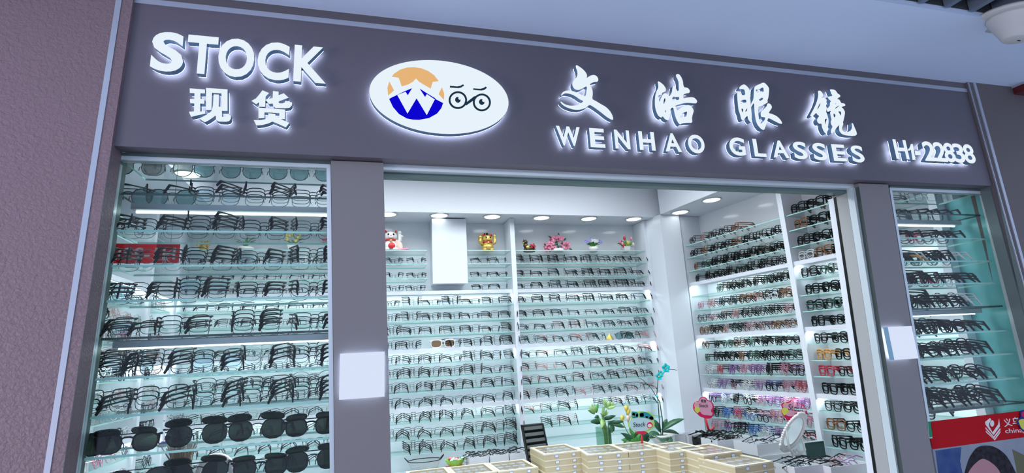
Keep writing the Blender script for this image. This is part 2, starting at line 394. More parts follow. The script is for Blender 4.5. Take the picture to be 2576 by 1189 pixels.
# ================================================================ SHELF UNITS
ZT = [2.272, 2.172, 2.066, 1.974, 1.868, 1.763, 1.666, 1.572, 1.471, 1.377, 1.284, 1.184, 1.088, 0.985, 0.891]
WHITE = {3, 7, 11}
def glass_shelf(mb, P, s0, s1, d0, d1, z, t=0.006):
    # P(s,d,z): mat 0 clear faces, mat 1 green polished edges
    a = [P(s0, d1, z - t), P(s1, d1, z - t), P(s1, d0, z - t), P(s0, d0, z - t)]; b = [P(s0, d1, z), P(s1, d1, z), P(s1, d0, z), P(s0, d0, z)]
    mb.add(a + b, [(3, 2, 1, 0), (4, 5, 6, 7)], 0); mb.add(a + b, [(0, 1, 5, 4), (1, 2, 6, 5), (2, 3, 7, 6), (3, 0, 4, 7)], 1)
def unit(label, P, s0, s1, dF, zbot, posts, cut=None, bs=None):
    o = empty('shelf_unit', P(s0, dF, 0)); tag(o, label, 'shelf unit')
    def bx(m, a, b, c, d, e, f, mat=0): m.hexa([P(a, d, e), P(b, d, e), P(b, c, e), P(a, c, e)], [P(a, d, f), P(b, d, f), P(b, c, f), P(a, c, f)], mat)
    for (pa, pb) in posts: one('side_panel', 'shelf_white', lambda m: bx(m, pa, pb, 0.001, dF + .012, 0.76, 2.517), o)
    for i, z in enumerate(ZT):
        if z < zbot: continue
        if i in WHITE:
            ws = one('white_shelf', 'shelf_white', lambda m: (bx(m, s0, s1, 0.001, dF, z - 0.012, z), bx(m, s0, s1, dF - .012, dF, z - .026, z - .0118)), o)
            one('led_strip', 'led_strong', lambda m: bx(m, s0 + .01, s1 - .01, dF - 0.034, dF - 0.014, z - 0.019, z - 0.0125), ws)
        else:
            segs = [(s0, s1)]
            if cut and i < 3: segs = [(s0, cut[0]), (cut[1], s1)]
            for a, b in segs: one('glass_shelf', ['shelf_glass', 'glass_edge'], lambda m: glass_shelf(m, P, a + .001, b - .001, 0.002, dF - 0.005, z), o)
    one('base_cabinet', 'shelf_white', lambda m: bx(m, bs if bs is not None else s0, s1, 0.001, dF + 0.22, 0, 0.76), o)
    return o
PB = lambda s, d, z: Vector((s, YB - d, z))
unit('white back-wall shelf unit at left, seen through the left window', PB, -1.17, -0.065, 0.18, 0.85, [(-1.205, -1.17), (-0.065, -0.030)])
unit('middle white back-wall shelf unit with a boxed white cabinet', PB, -0.030, 1.032, 0.18, 0.85, [(1.032, 1.067)], cut=(0.405, 0.70))
unit('right-hand white back-wall shelf unit next to the corner column', PB, 1.067, 2.165, 0.18, 0.85, [(2.165, 2.20)])
unit('far white shelf unit on right wall beside the corner column', RW, 0.03, 0.925, 0.18, 0.85, [(0.0, 0.03), (0.925, 0.96)], bs=0.12)
unit('near white shelf unit on right wall, partly behind the door jamb', RW, 0.96, 1.84, 0.18, 0.85, [(1.84, 1.865)])
PLW = lambda s, d, z: Vector((XL + d, 2.20 - s, z))
yd = atX(357, 900, XL + .18).y; sd = 2.20 - yd
unit('far white shelf unit on left wall, seen through left window', PLW, 0.02, sd - .0175, 0.18, 0.85, [(-.015, 0.02), (sd - .0175, sd + .0175)], bs=0.21)
unit('near white shelf unit on left wall, cut by left window frame', PLW, sd + .0175, 1.85, 0.18, 0.85, [(1.85, 1.885)])
# boxed cabinet on the back wall
q = [atY(1086, 553, 2.23), atY(1172, 551, 2.23), atY(1180, 711, 2.23), atY(1092, 713, 2.23)]
bc = empty('wall_cabinet', ((q[0].x + q[1].x) / 2, 2.3, q[3].z)); tag(bc, 'plain white boxed cabinet hanging on the middle back shelves', 'cabinet')
one('body', 'shelf_white', lambda m: m.box(q[0].x + .004, q[1].x - .004, 2.246, YB - .002, q[3].z + .004, 2.515), bc)
one('door', 'shelf_white', lambda m: m.box(q[0].x, q[1].x, 2.229, 2.245, q[3].z, 2.510), bc)

# ---------------------------------------------------------------- display cases behind the two windows
ZW = [2.101, 1.999, 1.892, 1.793, 1.697, 1.598, 1.495, 1.400, 1.302, 1.205]
def display(label, x0f, x1f, BEAM, Y1=0.255):
    o = empty('display_case', (x0f(1.5), 0.1, 0.7)); tag(o, label, 'display case')
    for i, z in enumerate(ZW):
        z0 = min(z, 2.085); x0, x1 = x0f(z0) + .004, x1f(z0) - .004
        P = lambda s, d, zz: Vector((s, 0.092 + (Y1 - 0.092) * (1 - d), zz))
        if i == 0:
            z = 2.096
        if i in BEAM:
            one('glass_shelf', ['shelf_glass', 'dark_edge'], lambda m: glass_shelf(m, P, x0, x1, 0, 1, z), o)
            lb = one('light_bar', 'led_housing', lambda m: m.box(x0, x1, 0.175, 0.215, z - 0.024, z - 0.0065), o)
            one('led_strip', 'led', lambda m: m.box(x0 + .004, x1 - .004, 0.203, 0.2095, z - 0.028, z - 0.0245), lb)
        else:
            one('glass_shelf', ['shelf_glass', 'glass_edge'], lambda m: glass_shelf(m, P, x0, x1, 0, 1, z), o)
    return o
dc1 = display('left window display case of glass shelves with two light bars', J1, E4w, {1, 5})
dc2 = display('right window display case of glass shelves with light bars', E7w, J2, {1, 5, 9})
one('side_panel', 'panel_teal', lambda m: m.hexa([(J2(.7), .075, .7), (J2(.7) + .012, .075, .7), (2.70, .30, .7), (2.68, .30, .7)], [(J2(2.1), .075, 2.1), (J2(2.1) + .012, .075, 2.1), (2.70, .30, 2.1), (2.68, .30, 2.1)]), dc2)
one('end_post', 'shelf_white', lambda m: m.box(2.615, 2.665, 0.262, 0.30, .7, 2.3), dc2)

# ================================================================ SIGN LETTERS (raised, face-lit and back-lit)
YF, YBK = -0.033, -0.013
def curve_mesh(data):
    o = bpy.data.objects.new('tmp', data); col.objects.link(o)
    bpy.context.view_layer.update()
    dg = bpy.context.evaluated_depsgraph_get()
    me = bpy.data.meshes.new_from_object(o.evaluated_get(dg))
    bpy.data.objects.remove(o); bpy.data.curves.remove(data)
    return me
def poly_curve(outline, holes=(), ext=0.5):
    cu = bpy.data.curves.new('glyph', 'CURVE'); cu.dimensions = '2D'; cu.fill_mode = 'BOTH'; cu.extrude = ext
    for pts in [outline] + list(holes):
        sp_ = cu.splines.new('POLY'); sp_.points.add(len(pts) - 1); sp_.use_cyclic_u = True
        for p, c in zip(sp_.points, pts): p.co = (c[0], c[1], 0, 1)
    return cu
def text_curve(ch, bold=0.02, ext=0.5, shear=0.0):
    cu = bpy.data.curves.new('glyph', 'FONT'); cu.body = ch; cu.offset = bold; cu.extrude = ext; cu.shear = shear; cu.resolution_u = 5; cu.fill_mode = 'BOTH'
    return cu
def split_solid(me, conv):
    # me: extruded in z -0.5..0.5 ; conv(x, y, s) -> world, s = 0 front .. 1 back
    V = [conv(v.co.x, v.co.y, 0.5 - v.co.z) for v in me.vertices]
    fr, bk, sd_ = MB(), MB(), MB()
    for p in me.polygons:
        n = p.normal.z; t = fr if n > 0.9 else bk if n < -0.9 else sd_
        t.add([V[i] for i in p.vertices], [tuple(range(len(p.vertices)))])
    return fr, bk, sd_
def letter(meshes_conv, name, label, group=None):
    F_, B_, S_ = MB(), MB(), MB()
    for me, conv in meshes_conv:
        f, b, s = split_solid(me, conv)
        for dst, src in ((F_, f), (B_, b), (S_, s)): dst.add(src.v, src.f)
        bpy.data.meshes.remove(me)
    xs_ = [p.x for p in F_.v]; zs_ = [p.z for p in F_.v]
    loc = Vector((sum(xs_) / len(xs_), YBK, min(zs_)))
    o = S_.build(name, 'sign_side', loc=loc); tag(o, label, 'sign letter', group)
    F_.build('face', 'sign_face', o)
    BB = MB(); BB.add([p + Vector((0, 0.001, 0)) for p in B_.v], B_.f); BB.build('backlight', 'sign_back', o)
    return o
def smooth(pts, it=1):
    for _ in range(it):
        out = []
        for i in range(len(pts)):
            a, b = pts[i], pts[(i + 1) % len(pts)]
            out += [(a[0] * .78 + b[0] * .22, a[1] * .78 + b[1] * .22), (a[0] * .22 + b[0] * .78, a[1] * .22 + b[1] * .78)]
        pts = out
    return pts
def traced(parts, origin, sc, rnd=1):
    # outlines read from the photograph, laid on the plane of the letter faces
    res = []
    for outline, holes in parts:
        def w2(pts): 
            q_ = []
            for a, b in pts:
                P_ = atY(origin[0] + a / sc, origin[1] + b / sc, YF); q_.append((P_.x, P_.z))
            return q_
        o2 = smooth(outline, rnd) if rnd else outline
        res.append((curve_mesh(poly_curve(w2(o2), [w2(smooth(h, rnd) if rnd else h) for h in holes])), lambda x, y, s: Vector((x, YF + (YBK - YF) * s, y))))
    return res
def latin(ch, x0, x1, z0, z1, bold=0.022):
    me = curve_mesh(text_curve(ch, bold))
    ax = [v.co.x for v in me.vertices]; ay = [v.co.y for v in me.vertices]
    mx, Mx, my, My = min(ax), max(ax), min(ay), max(ay)
    return [(me, lambda x, y, s: Vector((x0 + (x - mx) / (Mx - mx) * (x1 - x0), YF + (YBK - YF) * s, z0 + (y - my) / (My - my) * (z1 - z0))))]
def row(chars, label):
    for i, (ch, ul, vl, ur, vr, ut, vt, ub, vb) in enumerate(chars):
        x0, x1 = atY(ul, vl, YF).x, atY(ur, vr, YF).x; z1, z0 = atY(ut, vt, YF).z, atY(ub, vb, YF).z
        letter(latin(ch, x0, x1, z0, z1, 0.028 if ch != '-' else 0.02), 'sign_letter', label(i, ch))
# STOCK
zt, zb = atY(416, 78.6, YF).z, atY(424, 181.5, YF).z
def S_row(lst, v, zt, zb, bold, label):
    for i, (ch, ul, ur) in enumerate(lst):
        vv = v(0.5 * (ul + ur)); over = 0.006 * (1 if ch in 'SOCG238' else 0) * (zt - zb) / .1 * .25
        x0, x1 = atY(ul, vv, YF).x, atY(ur, vv, YF).x
        h = (zt - zb)
        if ch == '-': b = traced([([(835,405),(985,415),(1000,515),(850,515)], [])], (2220, 340), 10.304, 0)
        elif ch == '1': b = traced([([(660,362),(700,330),(735,225),(785,228),(860,640),(780,640),(735,372),(700,398),(668,402)], [])], (2220, 340), 10.304, 0)
        else: b = latin(ch, x0, x1, zb - over, zt + over, bold)
        letter(b, 'sign_letter', label(i, ch))
S_row([('S', 380, 463), ('T', 469.5, 547), ('O', 549, 640), ('C', 648, 728), ('K', 739.5, 821)], lambda u: 130 + (u - 416) * .075, zt - .003, zb + .003, 0.030,
      lambda i, ch: f'large lit letter {ch}, {ORD[i]} in the big word at upper left of fascia')
ztW, zbW = atY(1430, 318, YF).z, atY(1430, 366.5, YF).z
S_row([('W', 1400, 1460), ('E', 1484, 1521), ('N', 1546.5, 1584), ('H', 1607.5, 1647), ('A', 1672, 1713), ('O', 1731, 1772)], lambda u: 342 + (u - 1430) * .06, ztW, zbW, 0.026,
      lambda i, ch: f'small lit letter {ch}, {ORD[i]} in first word under the brush characters')
S_row([('G', 1835, 1874), ('L', 1895.5, 1925), ('A', 1942.5, 1982.5), ('S', 1996, 2029.5), ('S', 2045, 2078.5), ('E', 2094, 2126.5), ('S', 2141.5, 2172)], lambda u: 366 + (u - 1835) * .055, ztW, zbW, 0.026,
      lambda i, ch: f'small lit letter {ch}, {ORD[i]} in second word under the brush characters')
ztN, zbN = atY(2336, 356.5, YF).z, atY(2340, 404, YF).z
S_row([('H', 2250.5, 2283), ('1', 2285, 2302), ('-', 2301.5, 2316.5), ('2', 2322.5, 2353), ('2', 2349.5, 2379), ('8', 2374.5, 2401), ('3', 2398.5, 2425), ('8', 2424, 2450.5)], lambda u: 376 + (u - 2266) * .05, ztN, zbN, 0.024,
      lambda i, ch: f'lit character {ch}, {ORD[i]} in the shop number at right of fascia')
# brush characters
W1 = [([(408,98),(440,100),(520,155),(580,215),(608,270),(600,325),(640,295),(690,272),(740,268),(785,295),(808,345),(795,388),(740,392),(690,408),(655,432),(680,480),(705,540),(708,610),(697,695),(760,725),(850,780),(940,830),(1010,900),(1050,970),(1068,1030),(1060,1062),(1020,1048),(950,1005),(870,940),(790,880),(720,830),(650,790),(600,835),(540,865),(460,882),(380,880),(290,855),(210,820),(160,780),(132,738),(160,740),(200,775),(260,800),(330,810),(400,805),(460,790),(510,760),(545,728),(480,700),(420,655),(350,615),(280,595),(220,592),(180,610),(150,640),(150,615),(180,570),(230,545),(290,540),(350,550),(420,575),(500,610),(575,650),(590,600),(600,540),(605,465),(550,490),(500,520),(450,535),(400,525),(365,490),(345,445),(350,400),(390,350),(430,300),(440,250),(430,190),(410,140)], [])]
letter(traced(W1, (1390, 150), 6.994), 'sign_character', 'first of four lit brush-style characters, an open cross-stroke form')
W2 = [([(262,250),(310,275),(370,325),(408,385),(412,425),(395,452),(345,465),(330,500),(262,525),(278,575),(290,645),(310,590),(340,520),(375,480),(410,478),(445,500),(475,535),(500,500),(525,450),(530,380),(545,335),(575,350),(605,400),(622,440),(650,430),(650,380),(648,280),(630,220),(600,170),(598,130),(630,115),(665,130),(700,180),(728,250),(735,330),(755,370),(800,372),(840,395),(860,440),(845,475),(800,478),(735,500),(732,575),(800,560),(870,552),(930,556),(975,590),(998,630),(980,665),(930,668),(860,660),(790,658),(720,668),(650,690),(585,710),(600,760),(625,800),(680,760),(740,725),(800,700),(850,700),(890,730),(925,780),(930,815),(912,870),(895,940),(905,1010),(890,1030),(830,1030),(750,1035),(700,1045),(680,1065),(650,1045),(610,980),(580,890),(560,800),(545,740),(500,760),(490,850),(480,930),(455,988),(420,980),(380,950),(350,905),(330,935),(300,925),(260,890),(225,810),(205,720),(203,620),(210,520),(235,440),(265,385),(270,330),(258,280)],
       [[(395,560),(402,610),(385,660),(368,685),(363,640),(376,590)], [(408,785),(406,835),(395,840),(395,805)], [(545,540),(600,552),(658,545),(655,600),(600,610),(515,630),(525,580)], [(685,880),(740,840),(810,815),(800,870),(790,915),(740,920),(680,935)]])]
letter(traced(W2, (1620, 170), 7.431), 'sign_character', 'second of four lit brush-style characters, with a small square hole')
W3 = [([(218,225),(260,180),(315,163),(350,185),(390,225),(415,270),(418,340),(425,430),(435,520),(440,600),(452,700),(455,780),(450,840),(440,880),(410,850),(380,800),(375,745),(330,795),(300,830),(270,835),(250,790),(235,720),(205,640),(195,540),(185,430),(180,330),(200,305),(235,335),(250,360),(335,368),(320,260),(270,252),(220,250)],
       [[(250,460),(350,445),(355,505),(300,505),(245,535)], [(258,610),(300,630),(278,700)], [(370,600),(365,660),(325,680)]]),
      ([(500,220),(540,185),(600,160),(660,130),(700,138),(750,190),(780,240),(775,330),(765,410),(745,470),(755,500),(720,520),(640,565),(570,590),(572,670),(585,780),(595,870),(625,905),(690,840),(712,780),(640,775),(620,750),(625,670),(690,620),(735,570),(745,520),(790,520),(825,560),(832,600),(800,650),(765,700),(830,715),(920,755),(980,810),(1025,880),(1015,905),(960,890),(880,850),(800,805),(757,795),(745,850),(715,940),(690,1010),(660,1015),(620,990),(560,920),(530,840),(510,720),(500,600),(496,500),(440,600),(438,530),(488,440),(492,330)],
       [[(525,262),(580,265),(670,210),(680,310),(620,290),(545,330)], [(570,460),(650,405),(675,440),(570,495)]])]
letter(traced(W3, (1830, 190), 7.431), 'sign_character', 'third of four lit brush-style characters, ladder shape on its left')
W4 = [([(352,140),(385,130),(420,150),(452,205),(448,240),(420,270),(465,258),(505,285),(522,320),(500,375),(475,410),(515,430),(520,470),(505,520),(530,590),(545,640),(555,700),(545,790),(530,850),(525,930),(500,940),(460,890),(430,820),(420,745),(380,755),(350,730),(335,690),(345,650),(380,605),(350,590),(320,545),(280,590),(240,620),(205,610),(220,570),(260,500),(310,400),(345,300),(360,210)],
       [[(390,368),(405,375),(370,450),(345,488),(342,470)], [(480,665),(525,655),(500,720),(490,780)]]),
      ([(572,110),(630,108),(680,125),(710,165),(720,185),(765,210),(775,245),(730,270),(715,290),(755,300),(780,345),(790,365),(850,370),(872,410),(830,425),(790,440),(830,470),(862,530),(850,610),(835,680),(820,720),(830,760),(805,820),(810,870),(850,905),(920,905),(965,880),(995,820),(985,730),(1010,745),(1040,820),(1070,890),(1085,940),(1060,975),(980,980),(880,970),(800,945),(755,890),(745,820),(755,770),(700,830),(650,900),(610,940),(595,910),(600,860),(630,800),(600,770),(590,720),(610,670),(590,600),(580,540),(600,505),(540,530),(520,510),(520,470),(560,440),(580,400),(575,360),(600,330),(555,290),(530,250),(580,240),(630,225),(600,190),(590,150)],
       [[(645,560),(670,570),(685,600),(660,640),(645,600)], [(730,520),(780,518),(790,560),(780,605),(765,570)], [(690,365),(697,375),(672,388)], [(640,480),(700,440),(762,402),(720,445),(660,478)]])]
letter(traced(W4, (2010, 210), 7.431), 'sign_character', 'last of four lit brush-style characters, with a hooked tail')
H1 = [([(147,103),(478,128),(478,212),(380,212),(380,330),(468,345),(462,435),(375,432),(372,605),(480,588),(482,650),(320,685),(180,720),(128,608),(240,600),(248,430),(160,425),(150,332),(248,332),(252,210),(150,205)], []),
      ([(500,95),(965,125),(965,590),(845,590),(835,215),(630,200),(618,570),(500,568)], []),
      ([(665,232),(780,238),(775,500),(845,510),(845,720),(920,715),(925,670),(1040,690),(1035,760),(1000,810),(930,825),(780,820),(720,790),(708,690),(640,740),(550,800),(475,835),(350,755),(450,705),(540,660),(620,590),(650,480)], [])]
letter(traced(H1, (460, 210), 8.587, 0), 'sign_character', 'left lit block character under the big word at upper left')
H2 = [([(1720,145),(1862,205),(1790,280),(1775,505),(1645,500),(1645,405),(1585,445),(1480,375),(1580,320),(1640,250)], []),
      ([(1945,160),(2068,175),(2070,250),(2180,210),(2285,305),(2180,345),(2070,385),(2075,425),(2180,430),(2205,405),(2210,370),(2360,410),(2355,470),(2310,520),(2200,535),(2010,530),(1955,490),(1940,430),(1860,440),(1780,350),(1940,310)], []),
      ([(1632,520),(2210,560),(2205,770),(2080,765),(2085,640),(1765,620),(1760,745),(1635,750)], []),
      ([(1850,640),(2000,655),(2000,700),(2100,760),(2300,850),(2225,945),(2080,880),(1935,820),(1850,860),(1720,895),(1590,905),(1530,790),(1680,790),(1780,770),(1840,720)], [])]
letter(traced(H2, (460, 210), 8.587, 0), 'sign_character', 'right lit block character under the big word at upper left')

# ---------------------------------------------------------------- oval emblem
eL, eR, eT, eB = atY(929, 229, YF), atY(1279.5, 261.5, YF), atY(1072, 149, YF), atY(1132, 337.5, YF)
ex, ez, ea, eb = (eL.x + eR.x) / 2, (eT.z + eB.z) / 2, (eR.x - eL.x) / 2, (eT.z - eB.z) / 2
pts = [(ex + ea * math.cos(2 * pi * k / 72), ez + eb * math.sin(2 * pi * k / 72)) for k in range(72)]
fr, bk, sd_ = split_solid(curve_mesh(poly_curve(pts)), lambda x, y, s: Vector((x, YF + (YBK - YF) * s, y)))
oval = sd_.build('oval_sign', 'sign_side', loc=(ex, YBK, eB.z)); tag(oval, 'lit white oval sign with orange and blue emblem beside round spectacles', 'sign')
fr.build('face', 'sign_face', oval)
b2 = MB(); b2.add([p + Vector((0, .001, 0)) for p in bk.v], bk.f); b2.build('backlight', 'sign_back', oval)
def flat(name, mat, parent, shapes, origin, sc, y, t=0.0012, holes=(), rnd=0):
    # a thin raised print on the plane y, outlines read from the photograph
    mb = MB()
    for k, sh in enumerate(shapes):
        sh = smooth(sh, rnd) if rnd else sh
        w2 = lambda pts: [(p.x, p.z) for p in (atY(origin[0] + a / sc, origin[1] + b / sc, y) for a, b in pts)]
        me = curve_mesh(poly_curve(w2(sh), [w2(h) for h in (holes[k] if k < len(holes) else [])]))
        V = [Vector((v.co.x, y - t * (0.5 + v.co.z), v.co.y)) for v in me.vertices]
        mb.add(V, [tuple(p.vertices) for p in me.polygons]); bpy.data.meshes.remove(me)
    return mb.build(name, mat, parent)
OO, OS = (880, 100), 3.963
flat('emblem_cap', 'logo_orange', oval, [[(418,368),(440,340),(500,300),(570,278),(640,275),(710,285),(780,312),(840,355),(885,412),(826,420),(806,487),(740,448),(690,418),(660,385),(630,418),(580,446),(518,465),(487,378)], [(393,415),(375,480),(382,555),(440,505)], [(918,475),(885,540),(938,600),(941,540)]], OO, OS, YF)
flat('emblem_bowl', 'logo_blue', oval, [[(392,590),(430,570),(472,551),(575,737),(665,585),(767,752),(850,590),(930,632),(912,682),(870,735),(790,780),(690,798),(630,796),(570,785),(490,740),(430,670)], [(470,551),(555,510),(620,484),(578,553),(556,518)], [(697,488),(770,535),(854,586),(846,594),(768,541),(750,570)]], OO, OS, YF)
def circ(cx, cy, rx, ry, n=32): return [(cx + rx * math.cos(2 * pi * k / n), cy + ry * math.sin(2 * pi * k / n)) for k in range(n)]
flat('emblem_spectacles', 'logo_navy', oval, [circ(1077, 602, 92, 88), circ(1316, 625, 90, 88), [(1140,640),(1160,655),(1255,590),(1250,562),(1238,565),(1165,622),(1160,590),(1152,600)]], OO, OS, YF, holes=[[circ(1077, 602, 73, 70)], [circ(1316, 625, 71, 70)], []])
flat('emblem_eyes', 'logo_navy', oval, [[(1062,572),(1085,572),(1080,590),(1095,600),(1105,595),(1102,615),(1085,628),(1065,625),(1050,608),(1050,588)], [(1300,594),(1322,594),(1318,612),(1332,622),(1342,617),(1340,636),(1322,650),(1303,646),(1288,630),(1288,608)]], OO, OS, YF)
flat('emblem_brows', 'logo_navy', oval, [[(997,460),(1070,466),(1100,460),(1130,445),(1139,458),(1105,478),(1080,482),(998,476)], [(1230,485),(1300,490),(1330,482),(1355,467),(1367,480),(1340,500),(1310,506),(1232,499)]], OO, OS, YF)

# ---------------------------------------------------------------- lit square plates on the two pillars
def plate(c, label, y=-0.004):
    q_ = [atY(u, v, y) for u, v in c]
    x0, x1 = (q_[0].x + q_[3].x) / 2, (q_[1].x + q_[2].x) / 2; z1, z0 = (q_[0].z + q_[1].z) / 2, (q_[2].z + q_[3].z) / 2
    o = one('light_plate', 'sign_side', lambda m: m.box(x0, x1, y + .0012, y + 0.02, z0, z1), loc=((x0 + x1) / 2, y + .02, z0)); tag(o, label, 'illuminated panel')
    one('face', 'plate_face', lambda m: m.box(x0, x1, y, y + 0.001, z0, z1), o)
    one('backlight', 'sign_back', lambda m: m.box(x0 + .004, x1 - .004, y + 0.0205, y + 0.022, z0 + .004, z1 - .004), o)
    return o
plate([(853, 889), (967, 884), (968, 998), (855, 1004)], 'lit white square plate on the left pillar')
plate([(2236, 821), (2298, 820), (2306, 901), (2248, 905)], 'lit white square plate on the right pillar')

# ---------------------------------------------------------------- poster on the right window
pbr('print_red', (0.42, 0.006, 0.012), 0.85, spec=0.15); pbr('print_white', (0.70, 0.70, 0.68), 0.85, spec=0.15); pbr('print_green', (0.02, 0.28, 0.12), 0.85, spec=0.15)
pbr('print_backdrop', (0.22, 0.26, 0.32), 0.85, spec=0.15, var=(9, (0.30, 0.33, 0.37))); pbr('print_blue', (0.02, 0.045, 0.17), 0.85, spec=0.15, var=(7, (0.10, 0.16, 0.30)))
pbr('print_hair', (0.012, 0.010, 0.013), 0.85, spec=0.15, var=(60, (0.035, 0.034, 0.045))); pbr('print_skin', (0.42, 0.22, 0.24), 0.85, spec=0.15); pbr('print_olive', (0.13, 0.13, 0.08), 0.85, spec=0.15)
pbr('print_yellow', (0.62, 0.62, 0.10), 0.85, spec=0.15); pbr('print_magenta', (0.60, 0.02, 0.12), 0.85, spec=0.15); pbr('print_navy', (0.02, 0.04, 0.25), 0.85, spec=0.15)
pbr('print_pink', (0.72, 0.34, 0.46), 0.85, spec=0.15); pbr('print_cream', (0.78, 0.66, 0.62), 0.85, spec=0.15); pbr('print_sky', (0.45, 0.62, 0.68), 0.85, spec=0.15); pbr('print_lime', (0.42, 0.65, 0.16), 0.85, spec=0.15)
pbr('print_teal', (0.03, 0.25, 0.30), 0.85, spec=0.15); pbr('print_crimson', (0.65, 0.02, 0.10), 0.85, spec=0.15)
YP = 0.0505
RO, RSc = (2160, 790), 2.98
pb = [atY(2340.5, 1059, YP), atY(2356, 1189, YP)]
po = flat('poster', 'print_red', None, [[(540, 803), (1340, 708), (1400, 1200), (1420, 1600), (650, 1600), (560, 1045), (532, 932), (553, 930)]], RO, RSc, YP, 0.002)
tag(po, 'red banner poster with white chevron emblem and portrait print on right window', 'poster')
flat('photo_print', 'print_backdrop', po, [[(552, 1012), (1340, 908), (1400, 1200), (1420, 1598), (655, 1598)]], RO, RSc, YP - .002, .0006)
flat('photo_curtain', 'print_blue', po, [[(575, 1022), (690, 1005), (770, 995), (760, 1100), (800, 1300), (800, 1598), (650, 1598)]], RO, RSc, YP - .0026, .0004)
flat('photo_foliage', 'print_olive', po, [[(1150, 1010), (1230, 1050), (1360, 1080), (1400, 1250), (1410, 1598), (1230, 1598), (1180, 1150)]], RO, RSc, YP - .0026, .0004)
flat('photo_hair', 'print_hair', po, [[(880, 1000), (930, 982), (1000, 985), (1060, 1015), (1110, 1060), (1150, 1130), (1185, 1200), (1230, 1320), (1250, 1598), (740, 1598), (770, 1300), (800, 1160), (830, 1070)]], RO, RSc, YP - .003, .0004, rnd=2)
flat('photo_face', 'print_skin', po, [[(905, 1090), (935, 1080), (980, 1100), (1030, 1140), (1065, 1190), (1085, 1300), (1060, 1460), (960, 1550), (870, 1460), (820, 1320), (812, 1200), (850, 1140)]], RO, RSc, YP - .0034, .0004, rnd=2)
flat('emblem', 'print_white', po, [[(948, 805), (985, 777), (992, 790), (976, 820), (978, 840), (1003, 885), (1045, 825), (1052, 782), (1058, 840), (1010, 905), (950, 825)], [(950, 845), (1012, 916), (1060, 852), (1062, 866), (1014, 928), (952, 860)], [(953, 872), (1016, 934), (1061, 874), (1062, 884), (1020, 944), (955, 884)], circ(1000, 818, 15, 24, 16)], RO, RSc, YP - .002, .0006)
def print_text(s, mat, parent, A, B, y, bold=0.0, shear=0.0, h=None, mirror=False, name='lettering', t=.0006):
    # text along the segment A-B (world points on the plane y), cap height h
    me = curve_mesh(text_curve(s, bold, 0.5, shear)); ax = [v.co.x for v in me.vertices]; ay = [v.co.y for v in me.vertices]
    mx, Mx, my, My = min(ax), max(ax), min(ay), max(ay); A = Vector(A); B = Vector(B); d = (B - A)
    up = Vector((-d.z, 0, d.x)).normalized(); hh = h if h else (My - my) / (Mx - mx) * d.length
    mb = MB()
    mb.add([A + d * ((1 - (v.co.x - mx) / (Mx - mx)) if mirror else (v.co.x - mx) / (Mx - mx)) + up * ((v.co.y - my) / (My - my) * hh) + Vector((0, -t * (.5 + v.co.z), 0)) for v in me.vertices], [tuple(p.vertices) for p in me.polygons])
    bpy.data.meshes.remove(me); return mb.build(name, mat, parent)
def rp(a, b, y): return atY(RO[0] + a / RSc, RO[1] + b / RSc, y)
A = rp(1093, 845, YP - .002); B = rp(1215, 828, YP - .002); print_text('义乌', 'print_white', po, A, B, YP, 0.01, h=(rp(1150, 775, YP).z - rp(1150, 838, YP).z))
A = rp(1104, 903, YP - .002); B = rp(1262, 893, YP - .002); print_text('chinag', 'print_white', po, A, B, YP, 0.0, h=(rp(1150, 858, YP).z - rp(1150, 905, YP).z))
flat('corner_tab', 'print_green', po, [[(518, 805), (540, 803), (550, 920), (530, 922)]], RO, RSc, YP - .0005, .0006)
flat('tab_edge', 'print_white', po, [[(516, 805), (520, 805), (531, 915), (551, 912), (553, 928), (528, 930)]], RO, RSc, YP - .0005, .0004)
YQ = YP - 0.006
pp = flat('promo_tag', 'print_navy', None, [[(1196, 790), (1215, 760), (1207, 735), (1225, 715), (1250, 722), (1300, 710), (1340, 780), (1330, 870), (1270, 890), (1215, 865), (1195, 820), (1180, 800)]], RO, RSc, YQ, .0025, rnd=1)
tag(pp, 'yellow and red promotional cut-out tag over the poster at right edge', 'promotional tag')
flat('yellow_shape', 'print_yellow', pp, [[(1195, 795), (1230, 780), (1290, 800), (1330, 800), (1325, 862), (1268, 880), (1222, 858), (1205, 822)]], RO, RSc, YQ - .0025, .0006, rnd=1)
flat('red_flower', 'print_magenta', pp, [[(1215, 755), (1230, 725), (1255, 735), (1300, 720), (1320, 770), (1280, 795), (1240, 775)]], RO, RSc, YQ - .0025, .0006, rnd=1)

# ================================================================ EYEGLASSES
STY = {   # lens w, lens h, roundness, rim radius, brow radius, bridge, temple (inward deg), length
 'brow':   dict(w=.052, h=.036, n=3.2, r=.0009, brow=.0015, br=.019, t=.0022),
 'wire':   dict(w=.051, h=.037, n=2.9, r=.0011, brow=0, br=.019, t=.0021),
 'rect':   dict(w=.053, h=.034, n=4.0, r=.0010, brow=.0013, br=.018, t=.0022),
 'oval':   dict(w=.049, h=.040, n=2.2, r=.0011, brow=0, br=.021, t=.0020),
 'round':  dict(w=.049, h=.045, n=2.0, r=.0018, brow=0, br=.021, t=.0018),
 'acet':   dict(w=.052, h=.041, n=2.7, r=.0024, brow=.0026, br=.019, t=.0026),
 'square': dict(w=.055, h=.045, n=3.4, r=.0034, brow=.0038, br=.018, t=.0036),
 'shade':  dict(w=.057, h=.049, n=2.3, r=.0014, brow=.0016, br=.018, t=.0020),
 'wrap':   dict(w=.062, h=.042, n=3.0, r=.0034, brow=.0036, br=.014, t=.0036),
}
def sgnp(x, p): return math.copysign(abs(x) ** p, x)
